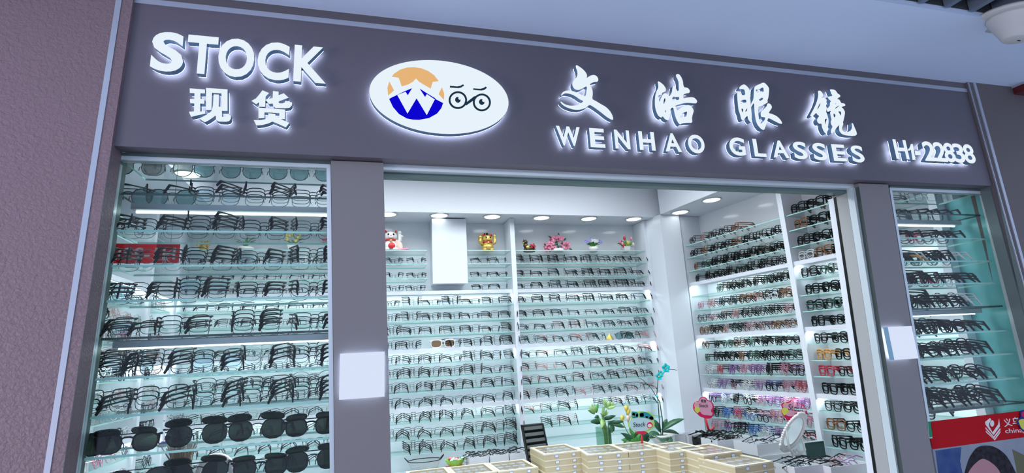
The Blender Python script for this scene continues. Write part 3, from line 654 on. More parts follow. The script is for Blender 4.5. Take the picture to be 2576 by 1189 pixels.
def rim_pts(st, side, N):
    cx = side * (st['br'] / 2 + st['w'] / 2); out = []
    for k in range(N):
        a = 2 * pi * k / N; c_, s_ = sgnp(math.cos(a), 2 / st['n']), sgnp(math.sin(a), 2 / st['n'])
        taper = 1 - 0.09 * (1 - s_) / 2
        x = cx + st['w'] / 2 * c_ * taper; z = st['h'] / 2 * (1 + s_)
        out.append(Vector((x, -0.9 * x * x, z)))
    return out
def temple_pts(st, side, inw, drop, L=.118):
    x0 = side * (st['br'] / 2 + st['w'] + .004); z0 = st['h'] * .86; y0 = -0.9 * x0 * x0
    a = math.radians(inw); d = Vector((-side * math.sin(a), -math.cos(a), 0)); P0 = Vector((x0, y0, z0))
    p1 = P0 + Vector((side * .0015, -.004, 0)); p2 = p1 + d * (L * .35) + Vector((0, 0, -drop * .22)); p3 = p1 + d * (L * .68) + Vector((0, 0, -drop * .5))
    p4 = p1 + d * (L * .86) + Vector((0, 0, -drop * .75)); p5 = p1 + d * L + Vector((0, 0, -z0 + .002))
    return [P0 + Vector((-side * .003, .001, 0)), p1, p2, p3, p4, p5]
GEO = {}
def glasses_parts(style, inw=34, drop=.016, N=14):
    key = (style, inw, N)
    if key in GEO: return GEO[key]
    st = STY[style]; fr = MB()
    for sd2 in (-1, 1):
        pts = rim_pts(st, sd2, N)
        fr.tube(pts, st['r'], 4, True, 0, up=(0, 1, 0))
        if st['brow']:
            top = [p for p in pts if p.z > st['h'] * .72]; top.sort(key=lambda p: p.x)
            e = top[0] if sd2 < 0 else top[-1]
            ext = [e + Vector((sd2 * .004, -.001, -.001))]
            top = (ext + top) if sd2 < 0 else (top + ext)
            fr.tube([p + Vector((0, .0004, 0)) for p in top], st['brow'], 4, False, 0, up=(0, 1, 0), flat=(.75, 1.2))
        ox = sd2 * (st['br'] / 2 + st['w']); tx = sd2 * (st['br'] / 2 + st['w'] + .0045)
        fr.tube([(ox - sd2 * .003, -0.9 * ox * ox, st['h'] * .84), (tx, -0.9 * tx * tx - .001, st['h'] * .86)], max(st['r'], .0016), 4, False, 0, up=(0, 0, 1))
        # nose pad arm
        nx = sd2 * st['br'] * .42
        fr.tube([(nx + sd2 * .002, -.001, st['h'] * .55), (nx, -.006, st['h'] * .45), (nx - sd2 * .001, -.006, st['h'] * .25)], .0011, 4, False, 0)
    b = st['br'] / 2 + .003; bz = st['h'] * .74
    fr.tube([(-b, 0, bz), (-b * .4, .0015, bz + .003), (b * .4, .0015, bz + .003), (b, 0, bz)], max(st['r'], .0013) * 1.15, 4, False, 0, up=(0, 1, 0))
    if style == 'shade': fr.tube([(-b - .012, 0, st['h'] * .985), (b + .012, 0, st['h'] * .985)], .0014, 4, False, 0, up=(0, 1, 0))
    tm = []
    for sd2 in (-1, 1):
        t = MB(); t.tube(temple_pts(st, sd2, inw, drop), [st['t'] * k for k in (.9, 1, .9, 1.0, 1.75, 1.35)], 4, False, 0, up=(0, 0, 1), flat=(1.35, .75)); tm.append(t)
    ln = []
    for sd2 in (-1, 1):
        l = MB(); pts = rim_pts(st, sd2, N); c_ = sum(pts, Vector()) / N + Vector((0, .0012, 0))
        l.add([c_] + pts, [(0, 1 + k, 1 + (k + 1) % N) for k in range(N)], 0, True); ln.append(l)
    GEO[key] = (fr, tm, ln); return GEO[key]
MESHES = {}
def gmesh(style, inw, fcol, tcol, lmat):
    k = (style, inw, fcol, tcol, lmat)
    if k not in MESHES:
        fr, tm, ln = glasses_parts(style, inw)
        MESHES[k] = (fr.mesh('front', [FR[fcol]]), [t.mesh('temple', [FR[tcol]]) for t in tm], [l.mesh('lens', [lmat]) for l in ln])
    return MESHES[k]
def put_glasses(kind, style, inw, fcol, tcol, lmat, loc, rot, label, cat, group, scale=1.0, lenses=True):
    f, tm, ln = gmesh(style, inw, fcol, tcol, lmat)
    o = bpy.data.objects.new(kind, f); o.location = loc; o.rotation_euler = rot; o.scale = (scale,) * 3; col.objects.link(o)
    o['label'] = label; o['category'] = cat; o['group'] = group
    for t in tm:
        c = bpy.data.objects.new('temple', t); c.parent = o; col.objects.link(c)
    if lenses:
        for l in ln:
            c = bpy.data.objects.new('lens', l); c.parent = o; col.objects.link(c)
    return o
class Bulk:          # the rest of a kind, past the limit: real geometry in one object
    def __init__(s): s.mb = MB(); s.mats = []
    def slot(s, m):
        if m not in s.mats: s.mats.append(m)
        return s.mats.index(m)
    def put(s, style, inw, fcol, tcol, lmat, loc, rot, scale=1.0):
        fr, tm, ln = glasses_parts(style, inw, N=10)
        M = Matrix.Translation(loc) @ Matrix.Rotation(rot[2], 4, 'Z') @ Matrix.Rotation(rot[0], 4, 'X') @ Matrix.Scale(scale, 4)
        for part, m in [(fr, FR[fcol])] + [(t, FR[tcol]) for t in tm] + ([(l, MATS[lmat]) for l in ln] if lmat else []):
            s.mb.add([M @ p for p in part.v], part.f, s.slot(m), True)
POS = {1: ['single'], 2: ['lower', 'upper'], 3: ['lowest', 'middle', 'topmost'], 4: ['lowest', 'second-lowest', 'third-lowest', 'topmost'], 5: ['lowest', 'second-lowest', 'middle', 'fourth-lowest', 'topmost']}
def stack(n, base, rotz, dz, back, kind, pick, lab, cat, group, inw, bulk=None, scale=1.0, jit=0.05, tilt=0.0, lenses=True):
    # base: point on the shelf below the middle of the front; back: unit vector the pile leans towards
    style, fcol, tcol, lmat = pick()
    rj = random.uniform(-jit, jit)
    for k in range(n):
        if random.random() < .25: style, fcol, tcol, lmat = pick()
        p = Vector(base) + Vector(back) * (.0055 * k) + Vector((random.uniform(-.0015, .0015), 0, .0018 + dz * k))
        rot = (tilt, 0, rotz + rj + random.uniform(-.02, .02))
        if bulk is not None: bulk.put(style, inw, fcol, tcol, lmat if lenses else None, p, rot, scale)
        else: put_glasses(kind, style, inw, fcol, tcol, lmat, p, rot, lab(POS[min(n, 5)][min(k, 4)], k), cat, group, scale, lenses)
def chooser(items):
    its = [i[0] for i in items]; ws = [i[1] for i in items]
    return lambda: random.choices(its, ws)[0]
metal = chooser([(('brow', 'black', 'black', 'lens_clear'), 4), (('rect', 'gun', 'black', 'lens_clear'), 3), (('wire', 'gun', 'black', 'lens_clear'), 2.5), (('brow', 'gun', 'black', 'lens_blue'), 2), (('oval', 'silver', 'black', 'lens_clear'), .6)])
metal_far = chooser([(('brow', 'gun', 'black', 'lens_clear'), 4), (('rect', 'gun', 'black', 'lens_clear'), 4), (('wire', 'silver', 'black', 'lens_clear'), 3), (('wire', 'gun', 'gun', 'lens_clear'), 2)])
metal_low = chooser([(('wire', 'gun', 'gun', 'lens_clear'), 3), (('oval', 'rose', 'black', 'lens_clear'), 2), (('oval', 'gun', 'gun', 'lens_clear'), 2), (('rect', 'rose', 'rose', 'lens_clear'), 1), (('brow', 'black', 'black', 'lens_clear'), 1)])
cnt = {}
# ---- left window display case
ZWI = list(ZW)
LWROWS = {   # shelf index -> (u of the middle of each pile, how many, sunglasses?)
 1: [(320, 1, 'sun'), (432, 1, 'sun'), (549, 3, ''), (676, 3, ''), (789, 3, '')],
 2: [(300, 3, ''), (406, 3, ''), (537, 4, ''), (665, 3, ''), (792, 3, '')],
 3: [(290, 3, ''), (405, 3, ''), (528, 4, ''), (656, 3, ''), (787, 4, '')],
 4: [(270, 3, ''), (384, 3, ''), (512, 4, ''), (655, 3, ''), (788, 3, '')],
 5: [(272, 3, ''), (342, 2, ''), (466, 3, ''), (646, 4, ''), (790, 3, '')],
 6: [(243, 4, ''), (325, 4, ''), (421, 4, ''), (548, 3, ''), (668, 4, ''), (786, 4, '')],
 7: [(270, 3, ''), (410, 3, ''), (552, 4, ''), (668, 4, ''), (788, 4, '')],
}
sunp = chooser([(('shade', 'gun', 'black', 'lens_teal'), 3), (('shade', 'black', 'black', 'lens_smoke'), 1)])
for ri, items in LWROWS.items():
    z = ZW[ri]
    for si, (u, n, kd) in enumerate(items):
        v = 840 + (z - 1.6) / .1 * -88
        P = atY(u, v, 0.222); yb_ = 0.222
        lab = (lambda pos, k: f'{pos} metal eyeglasses of {ORD[si]} pile from left, {ORD[ri]} shelf down, left window')
        if kd == 'sun':
            stack(n, (P.x, .225, z), 0, .013, (0, 1, 0), 'sunglasses', sunp, lambda pos, k: f'tinted sunglasses, {ORD[si]} from left on {ORD[ri]} shelf down of left window', 'sunglasses', 'sunglasses in the left window', 26, scale=1.06)
        else:
            stack(n, (P.x, yb_ - .004 * n, z), 0, .0125, (0, 1, 0), 'metal_eyeglasses', metal, lab, 'eyeglasses', 'piles of metal eyeglasses in the left window', 17, scale=1.07)
# topmost shelf: tinted sunglasses standing near the back edge
for si, (u, lm) in enumerate([(345, 'lens_smoke'), (425, 'lens_smoke'), (548, 'lens_teal'), (668, 'lens_teal'), (785, 'lens_teal')]):
    P = atY(u, 430, 0.232)
    put_glasses('sunglasses', 'shade', 20, 'gun', 'black', lm, (P.x, .232, 2.0985), (0, 0, random.uniform(-.04, .04)), f'tinted sunglasses, {ORD[si]} from left on the topmost shelf of left window', 'sunglasses', 'sunglasses in the left window', 1.04)
# two lowest visible shelves: dark sunglasses facing out, flip-up clips raised behind
def clip_on(loc, rotz, lab, lmat, style='shade', flip=True, scale=1.12):
    o = put_glasses('flip_sunglasses', style, 12, 'black', 'black', lmat, loc, (0, 0, rotz), lab, 'sunglasses', 'dark flip-up sunglasses in the left window', scale)
    if flip:
        st = STY[style]; key = ('clip', style)
        if key not in MESHES:
            m = MB()
            R = Matrix.Translation((0, .004, st['h'] * .98)) @ Matrix.Rotation(math.radians(116), 4, 'X')
            for sd2 in (-1, 1):
                pts = [R @ (p - Vector((0, 0, st['h']))) for p in rim_pts(st, sd2, 14)]
                m.tube(pts, .0012, 4, True, 0); c_ = sum(pts, Vector()) / 14
                m.add([c_] + pts, [(0, 1 + k, 1 + (k + 1) % 14) for k in range(14)], 1, True)
            m.tube([R @ Vector((-.02, -.001, -.004)), R @ Vector((.02, -.001, -.004))], .0016, 4, False, 0)
            MESHES[key] = m.mesh('flip_clip', [FR['black'], 'lens_dark'])
        c = bpy.data.objects.new('flip_clip', MESHES[key]); c.parent = o; c.rotation_euler = (0, 0, 0); col.objects.link(c)
    return o
for ri, rowl in ((8, [(188, 0, .10), (322, 1, .12), (496, 1, .14), (646, 1, .15), (782, 1, .16)]), (9, [(262, 0, .10), (352, 0, .11), (497, 1, .13), (655, 1, .15), (786, 1, .16)])):
    for si, (u, fl, yy) in enumerate(rowl):
        P = atY(u, 1090 if ri == 8 else 1180, yy)
        clip_on((P.x, yy, ZW[ri] + .002), pi + .12 + random.uniform(-.08, .08), f'dark {"flip-up " if fl else ""}sunglasses, {ORD[si]} from left on {"upper" if ri == 8 else "lower"} sunglasses shelf, left window', 'lens_dark', 'shade' if (si + ri) % 3 else 'acet', bool(fl))
# ---- back wall: middle and right bays, left bay
YS = YB - 0.085
def zrow(i): return ZT[i]
mid_x = [0.150 + .1455 * k for k in range(7)]
right_x = [1.145 + .140 * k for k in range(8)]
bulk_wire = Bulk()
for i in range(1, 15):
    z = ZT[i]; low = i >= 7
    xs_ = [0.175, 0.325, 0.80, 0.945] if i < 4 else mid_x
    for si, x in enumerate(xs_):
        if i == 7 and si in (2,): continue
        if i == 14 and si in (0,): continue
        n = random.choice([2, 3, 3, 3, 4]) if i > 3 else 2
        x += random.uniform(-.008, .008)
        stack(n, (x, YS - .01, z), 0, .0125, (0, 1, 0), 'half_rim_eyeglasses', metal_far if not low else metal, lambda pos, k: f'{pos} thin eyeglasses of {ORD[si]} pile from left, {ORD[i-1]} row, middle back shelves', 'eyeglasses', 'piles of thin eyeglasses on the middle back shelves', 20, scale=1.08, lenses=(i < 4))
    for si, x in enumerate(right_x):
        if i == 13 and si not in (1, 2): continue
        if i == 14: continue
        if i == 7 and si == 5: continue
        if i == 12 and si in (3,): continue
        n = random.choice([2, 3, 3, 4]) if i < 8 else random.choice([2, 2, 3, 3])
        x += random.uniform(-.008, .008)
        stack(n, (x, YS - .01, z), 0, .0125, (0, 1, 0), 'full_rim_eyeglasses', metal_far if i < 6 else metal_low, lambda pos, k: f'{pos} fine eyeglasses of {ORD[si]} pile from left, {ORD[i-1]} row, right back shelves', 'eyeglasses', 'piles of fine eyeglasses on the right back shelves', 20, scale=1.08, lenses=False)
    for si in range(8):
        x = -1.09 + .1385 * si + random.uniform(-.008, .008); n = random.choice([2, 2, 3])
        if i <= 3 or i >= 11: n = min(n, 2)
        vis = i in (6, 7, 8, 9, 10, 11) and 1 <= si
        stack(n, (x, YS - .01, z), 0, .0125, (0, 1, 0), 'wire_eyeglasses', metal_far, lambda pos, k: f'{pos} wire eyeglasses of {ORD[si]} pile from left, {ORD[i-1]} row, left back shelves', 'eyeglasses', 'piles of wire eyeglasses on the left back shelves', 20, scale=1.06, bulk=None if vis else bulk_wire, lenses=False)
# ---- left wall (seen edge-on through the left window): the rest of the wire kind, one object
fine = chooser([(('wire', 'silver', 'clear', None), 2), (('oval', 'rose', 'clear', None), 2), (('acet', 'clear', 'clear', None), 1.2), (('round', 'gun', 'gun', None), 1.5), (('acet', 'pink', 'pink', None), .5), (('acet', 'black', 'black', None), .6)])
rotL = -pi / 2
for i in range(4, 15):
    for si in range(9):
        s = .12 + .15 * si
        if s > 1.7: continue
        p = PLW(s, .165, ZT[i])
        stack(random.choice([2, 3]), p, rotL + random.uniform(-.15, .15), .0125, (-1, 0, 0), '', fine, None, '', '', 10, bulk=bulk_wire, lenses=False)
# ---- right wall, far bay
rotR = math.atan2(.989, -.148)
dark = chooser([(('acet', 'black', 'black', 'lens_clear'), 5), (('round', 'black', 'black', 'lens_clear'), 2), (('acet', 'green', 'black', 'lens_clear'), 1.5), (('acet', 'tort', 'black', 'lens_clear'), .7)])
mixd = chooser([(('round', 'black', 'black', 'lens_clear'), 3), (('round', 'rose', 'black', 'lens_clear'), 2.2), (('round', 'pink', 'pink', 'lens_clear'), 1), (('acet', 'clear', 'black', 'lens_clear'), 1), (('acet', 'tort', 'tort', 'lens_clear'), 1), (('round', 'gun', 'black', 'lens_clear'), 2)])
bright = chooser([(('round', 'purple', 'purple', 'lens_clear'), 2.2), (('round', 'pink', 'pink', 'lens_clear'), 2), (('acet', 'blue', 'blue', 'lens_clear'), 1.3), (('acet', 'clear', 'clear', 'lens_clear'), 2), (('acet', 'black', 'black', 'lens_clear'), 3), (('round', 'red', 'black', 'lens_clear'), .8), (('round', 'rose', 'black', 'lens_clear'), 1)])
rowpick = {0: mixd, 1: dark, 2: dark, 3: dark, 4: dark, 5: mixd, 6: mixd, 7: mixd, 8: dark, 9: dark, 10: bright, 11: bright, 12: bright, 13: bright, 14: bright}
bulk_ac = Bulk()
backR = tuple(-N_)
n_ac = 0
for i in range(0, 15):
    for si in range(8):
        s = .10 + .107 * si
        if i == 0 and si > 4: continue
        if i == 4 and si < 2: continue
        n = 2 if i in (0, 1) else random.choice([2, 3, 3]) if i < 10 else random.choice([3, 3, 4])
        p = RW(s, .165, ZT[i])
        for k0 in (0,):
            use = None if n_ac < 296 else bulk_ac
            if use is None: n_ac += n
            stack(n, p, rotR - .38 + random.uniform(-.2, .2), .0120, backR, 'plastic_eyeglasses', rowpick[i], lambda pos, k: f'{pos} plastic eyeglasses of {ORD[si]} pile from corner column, {ORD[i]} row, right wall far bay', 'eyeglasses', 'piles of plastic eyeglasses on the right wall', 8, bulk=use, lenses=False, tilt=-.05)
# ---- right wall, near bay: thick square frames
thick = chooser([(('square', 'black', 'black', 'lens_clear'), 6), (('square', 'green', 'black', 'lens_clear'), 1), (('acet', 'black', 'black', 'lens_clear'), 2), (('square', 'tort', 'black', 'lens_clear'), .6)])
spec = {(9, 0): ('square', 'amber', 'amber', 'lens_clear'), (10, 0): ('square', 'red', 'red', 'lens_clear'), (3, 0): ('acet', 'clear', 'tort', 'lens_clear')}
for i in range(0, 15):
    for si in range(5):
        s = 1.04 + .118 * si
        n = 2
        p = RW(s, .165, ZT[i])
        pk = (lambda: spec[(i, si)]) if (i, si) in spec else thick
        stack(n, p, rotR - .30 + random.uniform(-.12, .12), .0135, backR, 'thick_frame_eyeglasses', pk, lambda pos, k: f'{pos} thick square eyeglasses of {ORD[si]} pile from left, {ORD[i]} row, right wall near bay', 'eyeglasses', 'piles of thick square eyeglasses on the right wall', 8, lenses=(i < 5), tilt=-.04)
# ---- right window display case
rwp = chooser([(('acet', 'black', 'black', 'lens_clear'), 5), (('acet', 'green', 'black', 'lens_clear'), 1), (('brow', 'black', 'black', 'lens_clear'), 2), (('round', 'black', 'clear', 'lens_clear'), 1), (('acet', 'red', 'black', 'lens_clear'), .7), (('acet', 'tort', 'amber', 'lens_clear'), .6)])
for ri in range(0, 10):
    z = ZW[ri] if ri else 2.0965
    x0, x1 = E7w(z) + .085, J2(z) - .115
    m_ = 5 if ri > 2 else 4
    for si in range(m_):
        x = x0 + (x1 - x0) * si / (m_ - 1) + random.uniform(-.01, .01)
        n = {0: 1, 1: 1, 2: 2}.get(ri, random.choice([2, 2, 3, 3]))
        stack(n, (x, .225, z), random.uniform(-.12, .12), .012, (0, 1, 0), 'display_eyeglasses', rwp, lambda pos, k: f'{pos} dark eyeglasses of {ORD[si]} pile from left, {ORD[ri]} shelf down, right window', 'eyeglasses', 'piles of dark eyeglasses in the right window', 24, scale=1.05, jit=.2)
for b_, nm, lab in ((bulk_wire, 'wire_eyeglasses', 'rows of wire eyeglasses on the shelves at left, seen through left window'), (bulk_ac, 'plastic_eyeglasses', 'lower rows of coloured plastic eyeglasses on the right wall far bay')):
    if b_.mb.v:
        o = b_.mb.build(nm, b_.mats); tag(o, lab, 'eyeglasses'); o['kind'] = 'stuff'

# ================================================================ ORNAMENTS ON THE TOP SHELVES
pbr('gold', (0.72, 0.50, 0.12), 0.28, 0.55); pbr('bronze', (0.10, 0.075, 0.04), 0.35, 0.6); pbr('porcelain', (0.80, 0.78, 0.76), 0.25)
pbr('toy_red', (0.60, 0.02, 0.03), 0.35); pbr('petal_pink', (0.80, 0.16, 0.32), 0.5, var=(40, (0.85, 0.40, 0.50))); pbr('petal_violet', (0.24, 0.22, 0.62), 0.5, var=(40, (0.45, 0.42, 0.75)))
pbr('leaf_green', (0.05, 0.24, 0.05), 0.4, var=(30, (0.10, 0.36, 0.07))); pbr('leaf_dark', (0.012, 0.075, 0.035), 0.35, var=(25, (0.03, 0.12, 0.05))); pbr('leaf_lime', (0.30, 0.52, 0.15), 0.4, var=(30, (0.42, 0.62, 0.26)))
pbr('stem', (0.14, 0.30, 0.09), 0.5); pbr('stem_dark', (0.03, 0.045, 0.03), 0.5); pbr('petal_yellow', (0.72, 0.56, 0.10), 0.5); pbr('petal_cream', (0.80, 0.60, 0.50), 0.5); pbr('petal_cyan', (0.02, 0.62, 0.66), 0.45)
pbr('straw', (0.22, 0.16, 0.09), 0.7); pbr('soil', (0.03, 0.022, 0.015), 0.9); pbr('card_cream', (0.52, 0.43, 0.25), 0.6, var=(14, (0.55, 0.46, 0.29))); pbr('card_rim', (0.68, 0.62, 0.46), 0.55)
pbr('label_white', (0.74, 0.76, 0.80), 0.5); pbr('label_blue', (0.16, 0.20, 0.34), 0.5); pbr('box_white', (0.70, 0.72, 0.76), 0.45); pbr('bowl_green', (0.26, 0.58, 0.06), 0.35); pbr('velvet_grey', (0.26, 0.29, 0.29), 0.8)
pbr('mirror', (0.85, 0.88, 0.88), 0.03, 1.0); pbr('wire_black', (0.02, 0.03, 0.03), 0.4, 0.3); pbr('wrap_red', (0.7, 0.03, 0.05), 0.4); pbr('wrap_teal', (0.05, 0.45, 0.45), 0.4); pbr('wrap_white', (0.8, 0.78, 0.78), 0.4)
pbr('counter_black', (0.015, 0.017, 0.018), 0.25); pbr('screen', (0.012, 0.05, 0.045), 0.12)
YO = 2.30; ZO = ZT[0]
def lucky_cat(u, label, body, red, hgt, hat=False, arms=True, name='lucky_cat', lap='toy_red'):
    P = atY(u, 610, YO); x = P.x; k = hgt / .15
    o = empty(name, (x, YO, ZO)); tag(o, label, 'figurine')
    B = lambda m, dx, dy, dz, rx, ry, rz, mat=0: m.ball((x + dx * k, YO + dy * k, ZO + dz * k), rx * k, ry * k, rz * k, 14, 9, mat)
    one('body', [body], lambda m: (B(m, 0, 0, .036, .048, .040, .037), B(m, -.028, -.024, .012, .022, .024, .013), B(m, .028, -.024, .012, .022, .024, .013), B(m, 0, 0, .062, .036, .033, .03)), o)
    one('head', [body, 'black', red], lambda m: (B(m, 0, -.004, .100, .042, .036, .032), B(m, 0, -.036, .093, .018, .010, .012), B(m, -.016, -.037, .107, .006, .004, .006, 1), B(m, .016, -.037, .107, .006, .004, .006, 1), B(m, 0, -.045, .098, .004, .003, .003, 2)), o)
    for sx in (-1, 1):
        one('ear', [body, red], lambda m: (m.lathe([(.014 * k, 0), (.010 * k, .012 * k), (.001, .026 * k)], (x + sx * .028 * k, YO, ZO + .122 * k), 10, axis=(sx * .35, 0, 1)), m.lathe([(.009 * k, .001), (.001, .018 * k)], (x + sx * .028 * k, YO - .009 * k, ZO + .124 * k), 8, axis=(sx * .35, -.1, 1), mat=1)), o)
    if arms:
        one('raised_arm', [body], lambda m: (m.tube([(x - .040 * k, YO - .01, ZO + .055 * k), (x - .060 * k, YO - .016, ZO + .075 * k), (x - .058 * k, YO - .016, ZO + .105 * k)], [.013 * k, .014 * k, .015 * k], 8), B(m, -.058, -.016, .112, .017, .015, .016)), o)
        one('holding_arm', [body], lambda m: (m.tube([(x + .040 * k, YO - .01, ZO + .062 * k), (x + .058 * k, YO - .016, ZO + .070 * k), (x + .056 * k, YO - .016, ZO + .118 * k)], [.013 * k, .012 * k, .011 * k], 8), B(m, .056, -.016, .122, .013, .012, .012)), o)
    one('collar', [red, 'gold'], lambda m: (m.tube([(x + .034 * k * math.cos(a), YO - .003 + .032 * k * math.sin(a), ZO + .073 * k) for a in [2 * pi * j / 16 for j in range(16)]], .0055 * k, 6, True), B(m, 0, -.038, .066, .008, .006, .008, 1)), o)
    one('belly_plaque', [lap], lambda m: B(m, 0.004, -.036, .034, .022, .008, .020), o)
    if hat: one('cap_ornament', ['black', 'toy_red'], lambda m: (B(m, 0, 0, .140, .010, .010, .010), B(m, -.018, 0, .141, .006, .006, .006), B(m, -.024, .004, .126, .013, .008, .016, 1), B(m, .024, .004, .128, .013, .008, .018, 1)), o)
    return o
lucky_cat(1226, 'golden beckoning cat figurine with red ears and collar on back top shelf', 'gold', 'toy_red', .150, hat=True, lap='gold')
c_ = lucky_cat(983, 'white and red beckoning cat figurine beside the left pillar', 'porcelain', 'toy_red', .172)
P = atY(983, 610, YO)
one('fan', ['petal_cream', 'porcelain'], lambda m: (m.leaf((P.x + .075, YO - .03, ZO + .012), (P.x + .035, YO - .03, ZO + .085), .05, up=(0, -1, 0), sag=.02), m.ball((P.x + .078, YO - .02, ZO + .112), .012, .012, .010, mat=1), m.tube([(P.x + .060, YO - .02, ZO + .085), (P.x + .076, YO - .02, ZO + .108)], .003, 5, mat=1)), c_)
one('tail_cushion', ['petal_pink'], lambda m: [m.ball((P.x + .06 + .018 * j, YO - .03, ZO + .010 + .002 * j), .014, .012, .010) for j in range(4)], c_)
lucky_cat(514, 'small golden cat figurine on the left back top shelf, seen through window', 'gold', 'gold', .085, lap='gold')
# bronze animal with red flowers
P = atY(1331, 612, YO)
o = empty('animal_figurine', (P.x, YO, ZO)); tag(o, 'dark bronze animal figurine with red flower beside the pink blossom plant', 'figurine')
one('body', ['bronze', 'gold'], lambda m: (m.ball((P.x - .005, YO, ZO + .024), .040, .028, .024), m.ball((P.x - .030, YO - .004, ZO + .050), .020, .018, .022), m.ball((P.x - .034, YO - .008, ZO + .077), .021, .019, .016), m.ball((P.x - .048, YO - .012, ZO + .072), .010, .009, .008, mat=1), m.ball((P.x - .02, YO - .024, ZO + .034), .016, .008, .014, mat=1)), o)
for dx in (-.040, -.015, .018, .036): one('leg', ['bronze'], lambda m: m.tube([(P.x + dx, YO - .012, ZO + .022), (P.x + dx - .003, YO - .018, ZO + .010), (P.x + dx - .006, YO - .022, ZO + .003)], [.010, .008, .007], 7), o)
one('tail', ['bronze'], lambda m: m.tube([(P.x + .032, YO, ZO + .030), (P.x + .044, YO, ZO + .050), (P.x + .036, YO, ZO + .068)], [.009, .007, .004], 6), o)
one('ears', ['bronze'], lambda m: (m.lathe([(.006, 0), (.001, .014)], (P.x - .042, YO, ZO + .088), 7), m.lathe([(.006, 0), (.001, .014)], (P.x - .024, YO, ZO + .088), 7)), o)
one('red_flower', ['toy_red'], lambda m: [m.ball((P.x + .022 + random.uniform(-.016, .016), YO - .02 + random.uniform(-.008, .008), ZO + .042 + random.uniform(-.012, .012)), .009, .007, .008, 7, 5) for _ in range(10)], o)
one('base', ['bronze'], lambda m: m.lathe([(.048, 0), (.050, .003), (.046, .006)], (P.x - .004, YO, ZO), 20, sy=.6), o)
def pot(mb, x, y, z, r0, r1, h, mat=0, square=False, n=20):
    if square:
        t = .003
        def rect(r, zz): return [(x - r, y - r, zz), (x + r, y - r, zz), (x + r, y + r, zz), (x - r, y + r, zz)]
        mb.add(rect(r0, z) + rect(r1, z + h) + rect(r1 - t, z + h) + rect(r0, z + .01), [(3, 2, 1, 0)] + [(i, (i + 1) % 4, 4 + (i + 1) % 4, 4 + i) for i in range(4)] + [(4 + i, 4 + (i + 1) % 4, 8 + (i + 1) % 4, 8 + i) for i in range(4)] + [(8 + i, 8 + (i + 1) % 4, 12 + (i + 1) % 4, 12 + i) for i in range(4)] + [(12, 13, 14, 15)], mat)
    else:
        mb.lathe([(r0, 0), (r0 + (r1 - r0) * .5, h * .4), (r1, h), (r1 - .004, h), (r1 - .006, h * .85)], (x, y, z), n, mat)
# pink blossom
P = atY(1402, 612, YO); px_ = P.x
o = empty('flower_pot', (px_, YO, ZO)); tag(o, 'pink blossom bonsai in low white pot on the right back top shelf', 'potted plant')
one('pot', ['porcelain'], lambda m: m.lathe([(.040, 0), (.048, .006), (.052, .024), (.049, .024), (.047, .012)], (px_ + .004, YO, ZO), 20, sy=.6), o)
one('trunk', ['stem_dark'], lambda m: (m.tube([(px_ + .006, YO, ZO + .015), (px_ + .004, YO, ZO + .045), (px_ - .004, YO, ZO + .075), (px_ + .004, YO, ZO + .105), (px_ + .012, YO, ZO + .150)], [.006, .005, .004, .003, .002], 6), m.tube([(px_ + .002, YO, ZO + .045), (px_ + .03, YO, ZO + .05), (px_ + .07, YO, ZO + .055)], [.004, .003, .002], 5), m.tube([(px_, YO, ZO + .06), (px_ - .03, YO, ZO + .055), (px_ - .075, YO, ZO + .035)], [.004, .003, .002], 5)), o)
for (dx, dz, rx, rz, n) in ((-.065, .045, .045, .032, 46), (-.012, .105, .045, .026, 42), (.030, .108, .024, .018, 16), (.068, .052, .038, .026, 34), (-.085, .02, .025, .018, 14)):
    def cl(m):
        for _ in range(n):
            a, b_ = random.uniform(0, 2 * pi), random.uniform(0, 1) ** .5
            bx_, bz_ = px_ + dx + rx * b_ * math.cos(a), ZO + dz + rz * b_ * math.sin(a); by_ = YO + random.uniform(-.025, .02)
            for p5 in range(5):
                an = 2 * pi * p5 / 5 + a
                m.leaf((bx_, by_, bz_), (bx_ + .011 * math.cos(an), by_ - .005, bz_ + .011 * math.sin(an)), .009, up=(0, -1, 0), sag=.1, n=2)
    one('blossom_cluster', ['petal_pink'], cl, o)
one('leaves', ['leaf_dark'], lambda m: [m.leaf((px_ + a, YO - .01, ZO + b), (px_ + a + c, YO - .02, ZO + b + d_), .014, up=(0, -1, 0)) for a, b, c, d_ in ((-.05, .11, -.03, .016), (.012, .12, -.004, .035), (-.1, .05, -.02, .012), (.085, .03, .03, -.018), (-.02, .065, .012, .03), (-.06, .01, -.025, -.006), (.03, .06, .012, .022), (.05, .09, .02, .02))], o)
# violet flowers
P = atY(1491, 612, YO); vx = P.x
o = empty('flower_pot', (vx, YO, ZO)); tag(o, 'violet and white flowers in round white pot between pink blossom and tulips', 'potted plant')
one('pot', ['porcelain'], lambda m: pot(m, vx + .002, YO, ZO, .030, .042, .038), o)
one('leaves', ['leaf_green', 'leaf_dark'], lambda m: [m.leaf((vx, YO, ZO + .034), (vx + .065 * math.cos(a), YO + .03 * math.sin(a) - .01, ZO + .060 + .02 * random.random()), .024, mat=int(random.random() < .3), sag=.2) for a in [2 * pi * j / 18 for j in range(18)]], o)
for dx, dz, mt in ((-.072, .085, 0), (-.050, .080, 0), (-.026, .104, 0), (-.012, .090, 1), (.012, .088, 1), (.030, .084, 1), (.050, .086, 0), (.062, .078, 0)):
    one('bloom', ['petal_violet' if mt == 0 else 'porcelain'], lambda m: [m.leaf((vx + dx, YO - .02, ZO + dz), (vx + dx + .016 * math.cos(a), YO - .026, ZO + dz + .016 * math.sin(a)), .015, up=(0, -1, 0), sag=.25, n=3) for a in [2 * pi * j / 6 for j in range(6)]], o)
